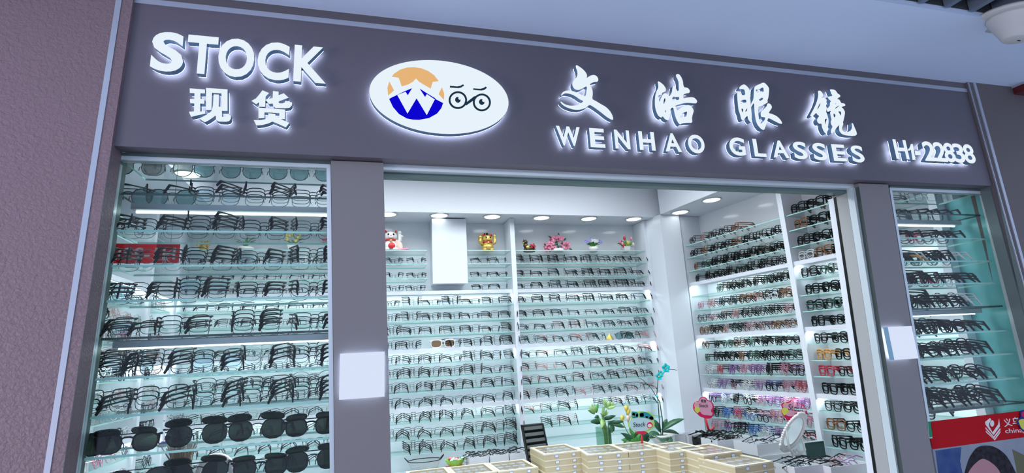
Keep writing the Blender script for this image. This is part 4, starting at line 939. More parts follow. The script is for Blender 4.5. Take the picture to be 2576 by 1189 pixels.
# tulips
P = atY(1573, 612, YO); tx_ = P.x
o = empty('flower_pot', (tx_, YO, ZO)); tag(o, 'red and pink tulips in square white pot on the right back top shelf', 'potted plant')
one('pot', ['porcelain'], lambda m: pot(m, tx_, YO, ZO, .022, .029, .044, square=True), o)
one('leaves', ['leaf_green', 'leaf_dark', 'leaf_lime'], lambda m: [m.leaf((tx_ + random.uniform(-.01, .01), YO, ZO + .042), (tx_ + a, YO - .015, ZO + b), .018, up=(0, -1, .3), mat=c) for a, b, c in ((-.082, .070, 1), (-.05, .05, 0), (-.03, .09, 0), (-.006, .10, 0), (.02, .095, 0), (.045, .09, 2), (.062, .082, 0), (.05, .06, 2), (.02, .07, 2), (-.055, .10, 1), (.0, .08, 2), (.036, .075, 2))], o)
for a, b, mt in ((-.056, .082, 'petal_pink'), (-.012, .112, 'toy_red'), (.048, .108, 'petal_pink'), (-.036, .068, 'petal_pink'), (-.026, .050, 'toy_red'), (.062, .06, 'petal_cream'), (.014, .075, 'petal_yellow')):
    one('bloom', [mt], lambda m: (m.ball((tx_ + a, YO - .018, ZO + b), .012, .011, .017, 8, 6)), o)
    one('stalk', ['stem'], lambda m: m.tube([(tx_ + a * .3, YO - .004, ZO + .04), (tx_ + a, YO - .018, ZO + b - .012)], .002, 5), o)
# plants on the left back shelf, seen through the left window
for u, lab, kind_ in ((618, 'low white pot with green leaves on left back top shelf, seen through window', 0), (738, 'white pot with pale yellow flowers on left back top shelf, seen through window', 1), (832, 'red flowers in white pot beside left pillar, seen through left window', 2)):
    P = atY(u, 618, YO); x_ = P.x
    o = empty('flower_pot', (x_, YO, ZO)); tag(o, lab, 'potted plant')
    one('pot', ['porcelain'], (lambda m: m.lathe([(.034, 0), (.052, .012), (.055, .03), (.052, .03), (.046, .016)], (x_, YO, ZO), 20)) if kind_ == 0 else (lambda m: pot(m, x_, YO, ZO, .026, .036, .05, square=True)), o)
    one('leaves', ['leaf_green', 'leaf_dark'], lambda m: [m.leaf((x_, YO, ZO + .03), (x_ + .07 * math.cos(a), YO + .02 * math.sin(a), ZO + .055 + .05 * random.random()), .020, mat=int(random.random() < .4)) for a in [2 * pi * j / 14 for j in range(14)]], o)
    if kind_: one('blooms', ['petal_yellow' if kind_ == 1 else 'toy_red'], lambda m: [m.ball((x_ + random.uniform(-.05, .05), YO - .02, ZO + .07 + random.uniform(0, .05)), .012, .010, .012, 7, 5) for _ in range(9)], o)
# white sunglasses with brown lenses and the small gold pyramid
P = atY(1114, 866, YB - .16)
o = put_glasses('white_sunglasses', 'wrap', 14, 'white', 'white', 'lens_brown', (P.x, YB - .17, ZT[7] + .003), (-.03, 0, pi + .02), 'white wraparound sunglasses with brown lenses on the middle white shelf', 'sunglasses', 'odd pieces on the back shelves', 1.25)
del o['group']
P = atY(1534, 850, YB - .10)
one('pyramid', ['gold'], lambda m: m.lathe([(.038, 0), (.001, .052)], (P.x, YB - .10, ZT[7] + .001), 4, smooth=False), loc=(P.x, YB - .1, ZT[7])); o = bpy.data.objects['pyramid']; tag(o, 'small golden pyramid ornament among the eyeglasses on right back shelf', 'ornament')
P = atY(1569, 845, YB - .10)
o = put_glasses('aviator_sunglasses', 'shade', 20, 'black', 'black', 'lens_teal', (P.x, YB - .11, ZT[7] + .002), (0, 0, pi - .2), 'dark aviator sunglasses right of the small golden pyramid', 'sunglasses', 'x', 1.05); del o['group']

# ================================================================ COUNTERS AND WHAT STANDS ON THEM
ZK = 0.745
ct = empty('display_counter', (1.15, 1.2, 0)); tag(ct, 'long counter carrying the cream sample boxes inside the shop', 'counter')
one('top', 'shelf_white', lambda m: m.box(0.0, 1.93, 0.78, 1.80, ZK - .03, ZK), ct)
one('body', 'panel_gloss', lambda m: m.box(0.03, 1.90, 0.82, 1.76, 0, ZK - .03), ct)
# right counter with black edge
ct2 = empty('display_counter', (2.2, 1.0, 0)); tag(ct2, 'black-edged counter at right under the white trays and mirror', 'counter')
ZK2 = 0.80
one('top', 'counter_black', lambda m: m.prism([(1.94, 0.45), (2.36, 0.45), (2.36, 0.8), (2.22, 1.78), (1.94, 1.78)], ZK2 - .03, ZK2), ct2)
one('body', 'panel_gloss', lambda m: m.prism([(1.97, 0.5), (2.33, 0.5), (2.33, 0.8), (2.19, 1.74), (1.97, 1.74)], 0, ZK2 - .03), ct2)
# cream sample boxes with clear lids
BW, BD, BH = 0.232, 0.262, 0.0318
def sample_box(fl, z, ang, label, top=True):
    o = empty('sample_box', (fl[0], fl[1], z)); o.rotation_euler = (0, 0, ang); tag(o, label, 'box', 'cream sample boxes on the counter')
    if ('sb', top) not in MESHES:
        body = MB(); t = .006
        body.box(0, BW, 0, BD, .0005, BH - .007, 0)
        rim = MB(); r = .017
        for a in ((0, BW, 0, r), (0, BW, BD - r, BD), (0, r, r, BD - r), (BW - r, BW, r, BD - r)): rim.box(a[0] - .0008, a[1] + .0008, a[2] - .0008, a[3] + .0008, BH - .0068, BH, 0)
        film = MB(); film.box(r, BW - r, r, BD - r, BH - .004, BH - .003, 0)
        lens_ = MB()
        for i in range(4):
            for j in range(3):
                cx_, cy_ = r + .028 + i * .047, r + .04 + j * .072
                lens_.lathe([(.020, 0), (.018, .0012), (.001, .0018)], (cx_, cy_, BH - .0069), 12)
        lab_ = MB()
        for lx in (.062, .165): lab_.box(lx, lx + .022, -.0010, 0, .008, .024, 1); lab_.box(lx + .002, lx + .020, -.0014, -.0009, .010, .022, 0)
        MESHES[('sb', top)] = [('tray', body.mesh('tray', ['card_cream'])), ('lid_rim', rim.mesh('lid_rim', ['card_rim'])), ('label', lab_.mesh('label', ['label_white', 'label_blue']))] + ([('lid_window', film.mesh('lid_window', ['film'])), ('lens_blanks', lens_.mesh('lens_blanks', ['label_white']))] if top else [])
    rimo = None
    for nm, me in MESHES[('sb', top)]:
        c = bpy.data.objects.new(nm, me); c.parent = rimo if nm == 'lid_window' else o; col.objects.link(c)
        if nm == 'lid_rim': rimo = c
        if nm == 'lens_blanks': c['kind'] = 'stuff'
ZTOP = 0.95
stk = [('front-left tall stack', (1368.8, 1142.6), (1475, 1131), 0.0), ('second stack from left', (1477, 1143.4), (1581.6, 1134.7), 0), ('third stack from left', (1583.5, 1135.4), (1681, 1124.6), 0),
       ('stack just right of centre', (1770, 1145), (1877, 1132), 0), ('front-right stack', (1848.7, 1173.5), (1960.7, 1154), -.018), ('short stack behind', (1683.5, 1137.6), (1746.5, 1129), 0)]
for nm, a, b, dz in stk:
    ztop = ZTOP + dz
    A = atZ(*a, ztop); B = atZ(*b, ztop); ang = math.atan2(B.y - A.y, B.x - A.x)
    if nm.startswith('short'): A = atZ(1683.5, 1137.6, ztop); ang = .02
    if nm.startswith('front-right'): ang *= .6
    nb = int(round((ztop - ZK) / BH)); z0 = ztop - nb * BH
    for k in range(nb):
        j = (random.uniform(-.003, .003), random.uniform(-.003, .003)) if k < nb - 1 else (0, 0)
        w_ = 'topmost' if k == nb - 1 else ['bottom', 'second', 'third', 'fourth', 'fifth', 'sixth', 'seventh'][k]
        sample_box((A.x + j[0], A.y + j[1]), z0 + k * BH, ang + random.uniform(-.012, .012) * (k < nb - 1), f'cream sample box, {w_}{" from below" if w_ not in ("topmost", "bottom") else ""} in the {nm}', top=(k == nb - 1))
zt3 = ZTOP - 2 * BH - .006
A3 = atZ(1253.5, 1185.5, zt3); B3 = atZ(1367.8, 1170.9, zt3); ang3 = math.atan2(B3.y - A3.y, B3.x - A3.x) * .5
for i in range(3):
    ax_ = A3.x - i * (BW + .004); ay_ = A3.y + i * .004
    nb = 4
    for k in range(nb):
        w_ = 'topmost' if k == nb - 1 else ['bottom', 'second', 'third'][k]
        sample_box((ax_, ay_), zt3 - (nb - k) * BH, ang3, f'cream sample box, {w_} of {["right", "middle", "left"][i]} pile in the low front-left row', top=(k == nb - 1))
one('riser', 'shelf_white', lambda m: m.box(A3.x - .5, A3.x + .23, A3.y - .01, A3.y + .27, ZK, zt3 - 4 * BH), ct)
# black striped demonstration case standing open behind the first stack
Yc = 1.86
q_ = [atY(1307, 1067, Yc), atY(1360, 1062, Yc), atY(1379, 1122, Yc), atY(1324, 1130, Yc)]
o = empty('sample_tray', (q_[3].x, Yc, ZK)); tag(o, 'upright black-framed tray with grey rows behind the cream boxes', 'display tray')
def tr(m, s0, s1, t0, t1, y0, y1, mat=0):
    def pt(s, t, y):
        a = q_[0].lerp(q_[1], s); b = q_[3].lerp(q_[2], s); p = a.lerp(b, t); return Vector((p.x, p.y + y - .06 * (t - 1) * -1, p.z))
    m.hexa([pt(s0, t1, y0), pt(s1, t1, y0), pt(s1, t1, y1), pt(s0, t1, y1)], [pt(s0, t0, y0), pt(s1, t0, y0), pt(s1, t0, y1), pt(s0, t0, y1)], mat)
one('frame', 'black_matt', lambda m: (tr(m, 0, 1, 0, .06, 0, .04), tr(m, 0, .06, 0, 1.9, 0, .04), tr(m, .94, 1, 0, 1.9, 0, .04), tr(m, 0, 1, 0, 1.9, .036, .04)), o)
for k in range(6):
    one('row_cushion', 'velvet_grey', lambda m: tr(m, .06, .94, .08 + .26 * k, .22 + .26 * k, .008, .03), o)
    one('row_slot', 'black', lambda m: tr(m, .06, .94, .23 + .26 * k, .32 + .26 * k, .016, .034), o)
# wire basket, green sweet bowl on red box, white cartons at the left
bx0 = atZ(1068, 1172, .80)
o = empty('wire_basket', (bx0.x, bx0.y, .77)); tag(o, 'oval black-rimmed wire basket with two handles at left of counter', 'basket')
bcx, bcy = bx0.x, bx0.y
def oval_ring(rx, ry, z, n=28): return [(bcx + rx * math.cos(2 * pi * k / n), bcy + ry * math.sin(2 * pi * k / n), z) for k in range(n)]
one('rim', 'wire_black', lambda m: m.tube(oval_ring(.11, .075, .838), .0028, 6, True), o)
one('wires', 'plastic_white', lambda m: ([m.tube(oval_ring(.11 - .007 * k, .075 - .005 * k, .838 - .013 * k), .0011, 4, True) for k in range(1, 5)], [m.tube([(bcx + .11 * math.cos(a), bcy + .075 * math.sin(a), .838), (bcx + .08 * math.cos(a), bcy + .052 * math.sin(a), .772)], .0011, 4) for a in [2 * pi * k / 36 for k in range(36)]], m.lathe([(.08, 0), (.08, .002)], (bcx, bcy, .770), 24, sy=.65)), o)
for sx in (-1, 1): one('handle', 'wire_black', lambda m: m.tube([(bcx + sx * .108, bcy - .018, .838), (bcx + sx * .128, bcy - .012, .860), (bcx + sx * .132, bcy + .012, .862), (bcx + sx * .108, bcy + .018, .838)], .0032, 6), o)
gb = atZ(1145, 1163, .83)
o = one('gift_box', ['wrap_red'], lambda m: m.box(gb.x - .062, gb.x + .062, gb.y - .045, gb.y + .045, ZK + .005, .806), loc=(gb.x, gb.y, ZK)); tag(o, 'flat red box under the green bowl', 'box')
o = empty('sweet_bowl', (gb.x, gb.y, .806)); tag(o, 'bright green fluted bowl of wrapped sweets on red box', 'bowl')
one('bowl', 'bowl_green', lambda m: m.lathe([(.030, 0), (.044, .010), (.058, .030), (.068, .046), (.065, .046), (.054, .030), (.03, .012)], (gb.x, gb.y, .8065), 16, sy=.8, smooth=False), o)
for k in range(26):
    a, r = random.uniform(0, 2 * pi), .05 * random.random() ** .5
    s_ = MB(); s_.ball((gb.x + r * math.cos(a), gb.y + .8 * r * math.sin(a), .846 + random.uniform(0, .010)), .011, .008, .006, 7, 5)
    wc = random.choice(['wrap_red', 'wrap_teal', 'wrap_white', 'wrap_white', 'petal_pink']); c = s_.build('wrapped_sweet', [wc], loc=(gb.x + r * math.cos(a), gb.y + .8 * r * math.sin(a), .846))
    cn = {'wrap_red': 'red', 'wrap_teal': 'teal', 'wrap_white': 'white', 'petal_pink': 'pink'}[wc]; tag(c, f'small {cn} wrapped sweet in the green bowl', 'sweet', f'{cn} wrapped sweets in the green bowl')
def open_box(x0, x1, y0, y1, z0, z1, label, name='carton', rot=0, mat='box_white', fill=None, nfill=6, cat='box', fold=True):
    cx_, cy_ = (x0 + x1) / 2, (y0 + y1) / 2
    o = empty(name, (cx_, cy_, z0)); o.rotation_euler = (0, 0, rot); tag(o, label, cat)
    X0, X1, Y0, Y1, H, t = x0 - cx_, x1 - cx_, y0 - cy_, y1 - cy_, z1 - z0, .003
    m = MB(); m.box(X0, X1, Y0, Y1, 0, t)
    for a in ((X0, X1, Y0, Y0 + t), (X0, X1, Y1 - t, Y1), (X0, X0 + t, Y0 + t, Y1 - t), (X1 - t, X1, Y0 + t, Y1 - t)): m.box(*a, t, H)
    me = m.mesh('tray', [mat]); c = bpy.data.objects.new('tray', me); c.parent = o; col.objects.link(c)
    if fill:
        R = Matrix.Rotation(rot, 4, 'Z')
        spots_ = [('left front', .22, .3), ('right back', .78, .7), ('left back', .25, .72), ('right front', .76, .28), ('centre', .5, .5), ('front centre', .5, .25), ('back centre', .5, .75)]
        for k in range(nfill):
            wh, fx, fy = spots_[k % 7]
            p = R @ Vector((X0 + (X1 - X0) * fx, Y0 + (Y1 - Y0) * fy, 0)) + Vector((cx_, cy_, z1 - .034 + .006 * (k // 2)))
            g_ = fill(); short = label.split(' on ')[0].split(' beside ')[0].split(' behind ')[0].split(' at ')[0].split(' by ')[0].split(' in the ')[0].split(' along ')[0]
            put_glasses('loose_eyeglasses', g_[0], 60, g_[1], g_[2], g_[3], p, (-.9, 0, rot + random.uniform(-.5, .5)), f'loose eyeglasses at {wh} of the {short}', 'eyeglasses', 'loose eyeglasses in the ' + short, .95)
    return o
lc = [(1183, 1258), (1262, 1312), (1316, 1330)]
yk = 2.02
for k, (ua, ub) in enumerate(((1181, 1231), (1233, 1281), (1283, 1322))):
    a, b = atY(ua, 1152, yk), atY(ub, 1146, yk)
    open_box(a.x, b.x - .004, yk, yk + .13, .762, .868, f'white open carton of eyeglasses, {ORD[k]} from left along the back base cabinet', fill=metal, nfill=3)
# ---- plants behind the boxes
pz = .78
v0 = atY(1518, 1090, 1.80)
o = empty('bamboo_vase', (v0.x, 1.80, ZK)); tag(o, 'lucky bamboo in small square glass vase behind the cream boxes', 'potted plant')
vx, vy = v0.x, 1.80
zv = atY(1518, 1078, 1.80).z
one('vase', 'vase_glass', lambda m: pot(m, vx, vy, ZK, .036, .038, zv + .012 - ZK, square=True), o)
zl = lambda v: atY(1515, v, 1.80).z; xl = lambda u: atY(u, 1050, 1.80).x
one('stalk', 'stem', lambda m: m.tube([(xl(1519), vy, ZK + .02), (xl(1519), vy, zl(1090)), (xl(1513), vy, zl(1068)), (xl(1503), vy, zl(1046))], .010, 7), o)
one('stalk', 'stem', lambda m: m.tube([(xl(1520), vy - .01, ZK + .02), (xl(1520), vy - .01, zl(1078)), (xl(1515), vy - .01, zl(1045)), (xl(1519), vy - .01, zl(1022))], .009, 7), o)
one('stalk', 'stem', lambda m: m.tube([(xl(1529), vy, ZK + .02), (xl(1530), vy, zl(1085)), (xl(1532), vy, zl(1060))], .010, 7), o)
def L_(m, u0, v0_, u1, v1, w_, mat, dy=0, sag=.12):
    m.leaf((xl(u0), vy - .01, zl(v0_)), (xl(u1), vy - .02 + dy, zl(v1)), w_, up=(0, -1, .25), sag=sag, mat=mat)
for (u0, v0_, u1, v1, w_, mt, dy) in ((1496,1038,1477,1027,.022,0,0),(1496,1036,1481,1018,.03,1,0),(1496,1035,1488,1012,.026,1,0),(1496,1035,1508,1012,.018,0,.02),(1500,1036,1502,1016,.02,0,.02),(1526,1026,1517,1003,.024,2,0),(1526,1026,1523,1002,.026,2,.01),(1527,1026,1536,1009,.026,2,0),(1528,1027,1545,1012,.026,2,0),(1528,1028,1546,1022,.02,2,-.02),(1516,1045,1504,1036,.022,1,-.02),(1516,1046,1520,1028,.02,2,-.03),(1516,1046,1528,1036,.02,1,0),
   (1506,1060,1477,1054,.034,3,-.03),(1508,1062,1482,1058,.022,3,0),(1514,1052,1503,1073,.030,1,-.03),(1516,1052,1547,1047,.022,3,0),(1520,1055,1544,1050,.020,3,.02),(1532,1062,1562,1063,.022,3,-.02),(1532,1064,1561,1077,.030,3,-.03),(1531,1064,1528,1088,.036,3,-.03),(1534,1064,1538,1087,.024,3,0),(1500,1052,1488,1060,.022,3,.01),(1505,1044,1492,1048,.02,3,0)):
    one('leaf', ['leaf_green', 'leaf_lime', 'leaf_lime', 'leaf_dark'][mt], lambda m: L_(m, u0, v0_, u1, v1, w_, 0, dy), o)
# bushy potted plant with yellow buds
vy2 = 1.78; xl2 = lambda u: atY(u, 1070, vy2).x; zl2 = lambda v: atY(1600, v, vy2).z
o = empty('potted_lily', (xl2(1598), vy2, ZK)); tag(o, 'dark green leafy plant with yellow buds behind the small green stock sign', 'potted plant')
one('pot', 'plastic_white', lambda m: pot(m, xl2(1598), vy2, ZK, .045, .06, .09), o)
random.seed(5)
for k in range(34):
    u0 = 1598 + random.uniform(-8, 8); a = random.uniform(0, pi); r = random.uniform(18, 48)
    u1 = 1596 + r * math.cos(a) * 1.0; v1 = 1108 - r * math.sin(a) * .9 + random.uniform(0, 12)
    one('leaf', random.choice(['leaf_dark', 'leaf_dark', 'leaf_green']), lambda m: m.leaf((xl2(u0), vy2 + random.uniform(-.02, .02), zl2(1112)), (xl2(u1), vy2 + random.uniform(-.03, .05), zl2(v1)), random.uniform(.024, .042), up=(0, -1, .3), sag=random.uniform(.05, .25)), o)
for k in range(9):
    a = pi * k / 8
    one('leaf', 'leaf_green', lambda m: m.leaf((xl2(1582), vy2 - .075, zl2(1113)), (xl2(1582 + 20 * math.cos(a)), vy2 - .09, zl2(1112 - 21 * math.sin(a))), .034, up=(0, -1, .2), sag=.1), o)
for (u, v, c_) in ((1564, 1048, 'petal_yellow'), (1577, 1024, 'petal_yellow'), (1581, 1033, 'petal_yellow'), (1579, 1049, 'petal_cream')):
    one('bud', c_, lambda m: (m.ball((xl2(u), vy2 - .01, zl2(v)), .012, .012, .02, 8, 6), m.leaf((xl2(u), vy2 - .01, zl2(v + 6)), (xl2(u + 4), vy2 - .02, zl2(v - 9)), .016, up=(0, -1, 0))), o)
    one('stalk', 'stem', lambda m: m.tube([(xl2(u), vy2 - .008, zl2(v + 5)), (xl2(u * .5 + 795), vy2, zl2(1085)), (xl2(1596), vy2, zl2(1110))], .003, 5), o)
# orchid in a shell-shaped white pot
vy3 = 1.78; xl3 = lambda u: atY(u, 1070, vy3).x; zl3 = lambda v: atY(1660, v, vy3).z
o = empty('orchid', (xl3(1662), vy3, ZK)); tag(o, 'orchid with one cyan flower spray in white boat-shaped pot', 'potted plant')
one('pot', 'porcelain', lambda m: (m.lathe([(.03, 0), (.055, .012), (.082, .045), (.086, .062), (.080, .062), (.07, .045)], (xl3(1661), vy3, zl3(1117)), 22, sy=.75)), o)
one('stand', 'shelf_white', lambda m: m.box(xl3(1645), xl3(1678), vy3 - .05, vy3 + .05, ZK, zl3(1117)), o)
one('soil', 'soil', lambda m: m.lathe([(.074, 0), (.06, .004), (.001, .008)], (xl3(1661), vy3, zl3(1100)), 16, sy=.7), o)
def tube3(m, pts, r): m.tube([(xl3(u), vy3 + (0 if len(q) == 0 else q[0]), zl3(v)) for u, v, *q in pts], r, 6)
one('flower_stem', 'stem_dark', lambda m: tube3(m, [(1661, 1100), (1660, 1060), (1662, 1000), (1661, 990), (1664, 975), (1668, 955), (1678, 942), (1690, 934), (1701, 930), (1712, 931), (1719, 934)], [.0035] * 5 + [.0025] * 3 + [.0018] * 3), o)
one('flower_stem', 'stem_dark', lambda m: tube3(m, [(1664, 1100), (1668, 1055), (1666, 1010), (1656, 990), (1648, 974), (1640, 964), (1630, 959), (1612, 956), (1582, 956)], [.0035] * 3 + [.0025] * 3 + [.0015] * 3), o)
one('side_shoot', 'stem_dark', lambda m: tube3(m, [(1638, 964), (1630, 953), (1622, 948), (1616, 947)], [.002, .002, .0015, .001]), o)
one('ties', 'petal_cyan', lambda m: m.ball((xl3(1661), vy3 - .004, zl3(996)), .008, .008, .008, 8, 6), o)
for (u, v, s_) in ((1687, 926, 1.15), (1667, 946, .9), (1673, 940, .8)):
    one('flower', ['petal_cyan', 'petal_yellow'], lambda m: ([m.leaf((xl3(u), vy3 - .01, zl3(v)), (xl3(u) + .030 * s_ * math.cos(a), vy3 - .022, zl3(v) + .030 * s_ * math.sin(a)), .028 * s_, up=(0, -1, 0), sag=.2, n=4) for a in [2 * pi * k / 5 + .3 for k in range(5)]], m.ball((xl3(u), vy3 - .018, zl3(v)), .005, .005, .005, 6, 5, 1)), o)
for (u0, v0_, u1, v1, w_, dy) in ((1664,1082,1716,1056,.040,-.04),(1666,1086,1703,1095,.03,-.02),(1660,1085,1640,1050,.05,.03),(1655,1090,1645,1106,.10,-.09),(1660,1094,1668,1112,.06,-.1),(1668,1075,1680,1054,.03,0),(1655,1088,1618,1098,.05,-.02)):
    one('leaf', 'leaf_dark', lambda m: m.leaf((xl3(u0), vy3, zl3(v0_)), (xl3(u1), vy3 + dy, zl3(v1)), w_, up=(0, -.7, .7), sag=.15), o)
# ---- hand-written sale signs
def sale_sign(y, centre, outline, inner, mats, origin, sc, name, label, extra, stick, word, wA, wB, small=None):
    o = flat(name, mats[0], None, [outline], origin, sc, y, .003, rnd=1); tag(o, label, 'sign')
    flat('card_panel', mats[1], o, [inner], origin, sc, y - .0030, .0006, rnd=1)
    for nm, mt, shp in extra: flat(nm, mt, o, shp, origin, sc, y - .0036, .0006, rnd=1)
    p = lambda a, b: atY(origin[0] + a / sc, origin[1] + b / sc, y - .0042)
    print_text(word, 'black_matt', o, p(*wA), p(*wB), y, 0.0, 0.18, name='handwriting')
    if small: print_text(small[0], 'black_matt', o, p(*small[1]), p(*small[2]), y, 0.01, name='handwriting')
    mb = MB(); mb.tube([atY(origin[0] + a / sc, origin[1] + b / sc, y + .004) for a, b in stick[0]], stick[1], 8); mb.build('stick', 'toy_red', o)
    return o
S1o, S1s = (1470, 1000), 9.148
sale_sign(1.50, None, [(1075,290),(1130,320),(1330,300),(1420,330),(1480,310),(1560,370),(1620,440),(1590,530),(1620,600),(1580,700),(1480,770),(1420,800),(1200,810),(1120,730),(1020,690),(1000,610),(1030,530),(1075,480),(1085,400)],
  [(1090,480),(1200,465),(1330,460),(1440,475),(1520,520),(1560,560),(1545,660),(1450,740),(1290,775),(1170,760),(1080,700),(1030,640),(1040,560)], ('print_lime', 'print_sky'), S1o, S1s, 'sale_sign',
  'pale blue and lime sign with handwritten word on red stick, among plants',
  [('lettering_band', 'print_teal', [[(1075,310),(1240,330),(1250,450),(1090,475)], [(1260,340),(1385,320),(1480,350),(1600,450),(1590,520),(1480,480),(1380,455),(1265,455)]]), ('lime_marks', 'print_lime', [[(1100,350),(1165,340),(1170,440),(1110,440)], [(1185,370),(1235,365),(1235,435),(1190,440)]]), ('red_marks', 'print_crimson', [[(1275,355),(1365,345),(1370,435),(1280,440)], [(1405,420),(1470,430),(1465,462),(1410,458)]]), ('pink_mark', 'print_magenta', [[(1490,450),(1530,420),(1580,440),(1590,490),(1545,515),(1500,490)]]), ('sticker', 'print_crimson', [[(1430,620),(1480,560),(1530,555),(1580,620),(1560,670),(1500,700),(1450,680)]]), ('clip', 'print_crimson', [[(1180,775),(1430,765),(1430,835),(1190,825)]])],
  ([(1320, 820), (1325, 1010), (1325, 1200)], .006), 'Stock', (1125, 670), (1405, 655), small=None)
o = bpy.data.objects['sale_sign']
p = lambda a, b: atY(S1o[0] + a / S1s, S1o[1] + b / S1s, 1.50 - .0046)
flat('sticker_face', 'print_cream', o, [circ(1505, 640, 50, 42, 16)], S1o, S1s, 1.4956, .0004)
print_text('新', 'print_lime', o, p(1100, 440), p(1165, 435), 1.499, .02, h=.008); 
S2o, S2s = (1700, 980), 7.925
P2 = ([(460,220),(465,180),(500,145),(560,135),(610,160),(630,205),(690,215),(740,270),(760,340),(740,400),(755,460),(740,520),(690,570),(620,575),(560,560),(480,530),(430,480),(380,440),(345,380),(340,290),(390,230)],
      [(470,225),(480,185),(520,155),(570,155),(605,180),(620,220),(690,232),(725,290),(735,350),(700,400),(705,450),(600,470),(490,450),(440,400),(380,360),(360,290),(400,240)])
sale_sign(1.72, None, P2[0], P2[1], ('print_crimson', 'print_pink'), S2o, S2s, 'sale_sign', 'pink cloud-shaped sign on red hooked stick at far end of right shelves',
  [('yellow_flower', 'print_yellow', [[(385,350),(420,330),(470,345),(485,390),(470,440),(430,470),(390,430),(370,390)]]), ('small_flower', 'print_yellow', [circ(402, 252, 16, 16, 10)]), ('scroll_band', 'print_pink', [[(515,430),(600,440),(690,425),(735,460),(720,520),(640,505),(560,500),(500,470)]])],
  ([(590, 560), (625, 700), (655, 790), (690, 808), (730, 780), (760, 735)], .0075), 'Stock', (462, 345), (650, 348), small=('现货', (497, 250), (605, 258)))
S3o, S3s = (1860, 980), 5.946
P3 = ([(755,170),(780,130),(830,122),(880,150),(900,205),(960,225),(1000,280),(1010,340),(990,390),(960,420),(760,450),(710,460),(670,400),(640,360),(620,310),(640,270),(618,210),(680,185)],
      [(760,190),(790,145),(830,138),(870,160),(890,215),(950,240),(985,290),(990,340),(940,380),(760,400),(700,380),(655,330),(660,270),(640,220),(690,200)])
sale_sign(1.30, None, P3[0], P3[1], ('print_crimson', 'print_pink'), S3o, S3s, 'sale_sign', 'pink cloud-shaped sign behind the oval white mirror',
  [('yellow_flower', 'print_yellow', [[(640,275),(690,265),(740,290),(735,330),(705,360),(670,385),(645,350),(628,310)]]), ('small_flower', 'print_yellow', [circ(685, 200, 18, 18, 10)])],
  ([(850, 440), (860, 600), (865, 900)], .006), 'Stock', (728, 300), (962, 330))
# ---- white cartons, black tray, mirror, photo frame, trays at right
yk = 1.78
a, b, c_ = atY(1700, 1118, yk), atY(1728, 1118, yk), atY(1762, 1118, yk)
open_box(a.x, b.x - .003, yk, yk + .12, ZK + .003, atY(1715, 1091, yk).z, 'plain white carton beside the corner column, left one')
open_box(b.x, c_.x - .003, yk - .03, yk + .09, ZK + .003, atY(1745, 1091, yk).z, 'plain white carton beside the corner column, right one')
a, b = atY(1762, 1115, 1.66), atY(1832, 1110, 1.66)
zt_ = atY(1800, 1097, 1.66).z
o = open_box(a.x, b.x, 1.62, 1.80, zt_ - .075, zt_, 'striped black and white tray of eyeglasses beside the white carton', mat='black_matt', fill=thick, nfill=5, name='striped_tray')
R0 = bpy.data.objects['striped_tray']
one('stripe', 'box_white', lambda m: [m.hexa([(x_, 1.6185, zt_ - .07), (x_ + .018, 1.6185, zt_ - .07), (x_ + .018, 1.6195, zt_ - .07), (x_, 1.6195, zt_ - .07)], [(x_ - .02, 1.6185, zt_ - .008), (x_ - .002, 1.6185, zt_ - .008), (x_ - .002, 1.6195, zt_ - .008), (x_ - .02, 1.6195, zt_ - .008)]) for x_ in [a.x + .025 + .036 * k for k in range(4)]], R0)
one('support', 'shelf_white', lambda m: m.box(a.x, b.x, 1.62, 1.80, ZK, zt_ - .0755), R0)
def carton_at(ua, va, ub, y, d, hpx, label, fill, nf, zb, rot=0):
    a, b = atY(ua, va, y), atY(ub, va, y); zt_ = atY((ua + ub) / 2, va, y).z
    H = hpx * (a - CAM).dot(FWD) / F
    open_box(a.x, b.x, y, y + d, zt_ - H, zt_, label, fill=fill, nfill=nf, rot=rot)
    return a, b, zt_ - H
a, b, z_ = carton_at(1800, 1103, 1898, 1.46, .16, 24, 'white carton of dark eyeglasses in the middle of right counter', dark, 5, ZK, .06)
tb = one('white_carton_lid', 'box_white', lambda m: m.box(a.x + .01, b.x - .01, 1.47, 1.61, ZK + .0, z_ - .001), loc=(a.x, 1.5, ZK)); tag(tb, 'closed white carton carrying the middle carton of dark eyeglasses', 'box')
a, b, z_ = carton_at(1900, 1112, 2010, 1.22, .20, 27, 'white carton of silver eyeglasses behind the oval mirror', metal, 4, ZK2, 0.03)
tb = one('white_carton_lid', 'box_white', lambda m: m.box(a.x + .008, b.x + .03, 1.21, 1.42, ZK2 + .0005, z_ - .001), loc=(a.x, 1.3, ZK2)); tag(tb, 'larger closed white carton under the one behind the oval mirror', 'box')
# oval mirror
ym = 1.02
mc = atY(1996, 1086, ym); k_ = (mc - CAM).dot(FWD) / F
o = empty('table_mirror', (mc.x, ym, ZK2)); tag(o, 'ornate white oval table mirror tilted on its stand', 'mirror')
maj = RIGHT * .48 - DOWN * .88; mnr = RIGHT * .88 + DOWN * .48 + FWD * .40
ra, rb_ = 44 * k_, 26 * k_
def ell(t, s=1.0): return mc + maj * (ra * s * math.sin(t)) + mnr * (rb_ * s * math.cos(t))
one('frame', 'porcelain', lambda m: (m.tube([ell(2 * pi * k / 40) for k in range(40)], .0075, 7, True), [m.ball(ell(2 * pi * k / 46, 1.10), .0085, .0085, .0085, 6, 5) for k in range(46)], [m.ball(ell(-pi / 2 + .12 * (k - 5), 1.20), .009, .009, .009, 6, 5) for k in range(11)], [m.ball(ell(pi / 2 + .12 * (k - 4), 1.20), .008, .008, .008, 6, 5) for k in range(9)]), o)
one('glass', 'mirror', lambda m: m.add([mc] + [ell(2 * pi * k / 40, .97) for k in range(40)], [(0, 1 + k, 1 + (k + 1) % 40) for k in range(40)]), o)
zf = ZK2 + .002
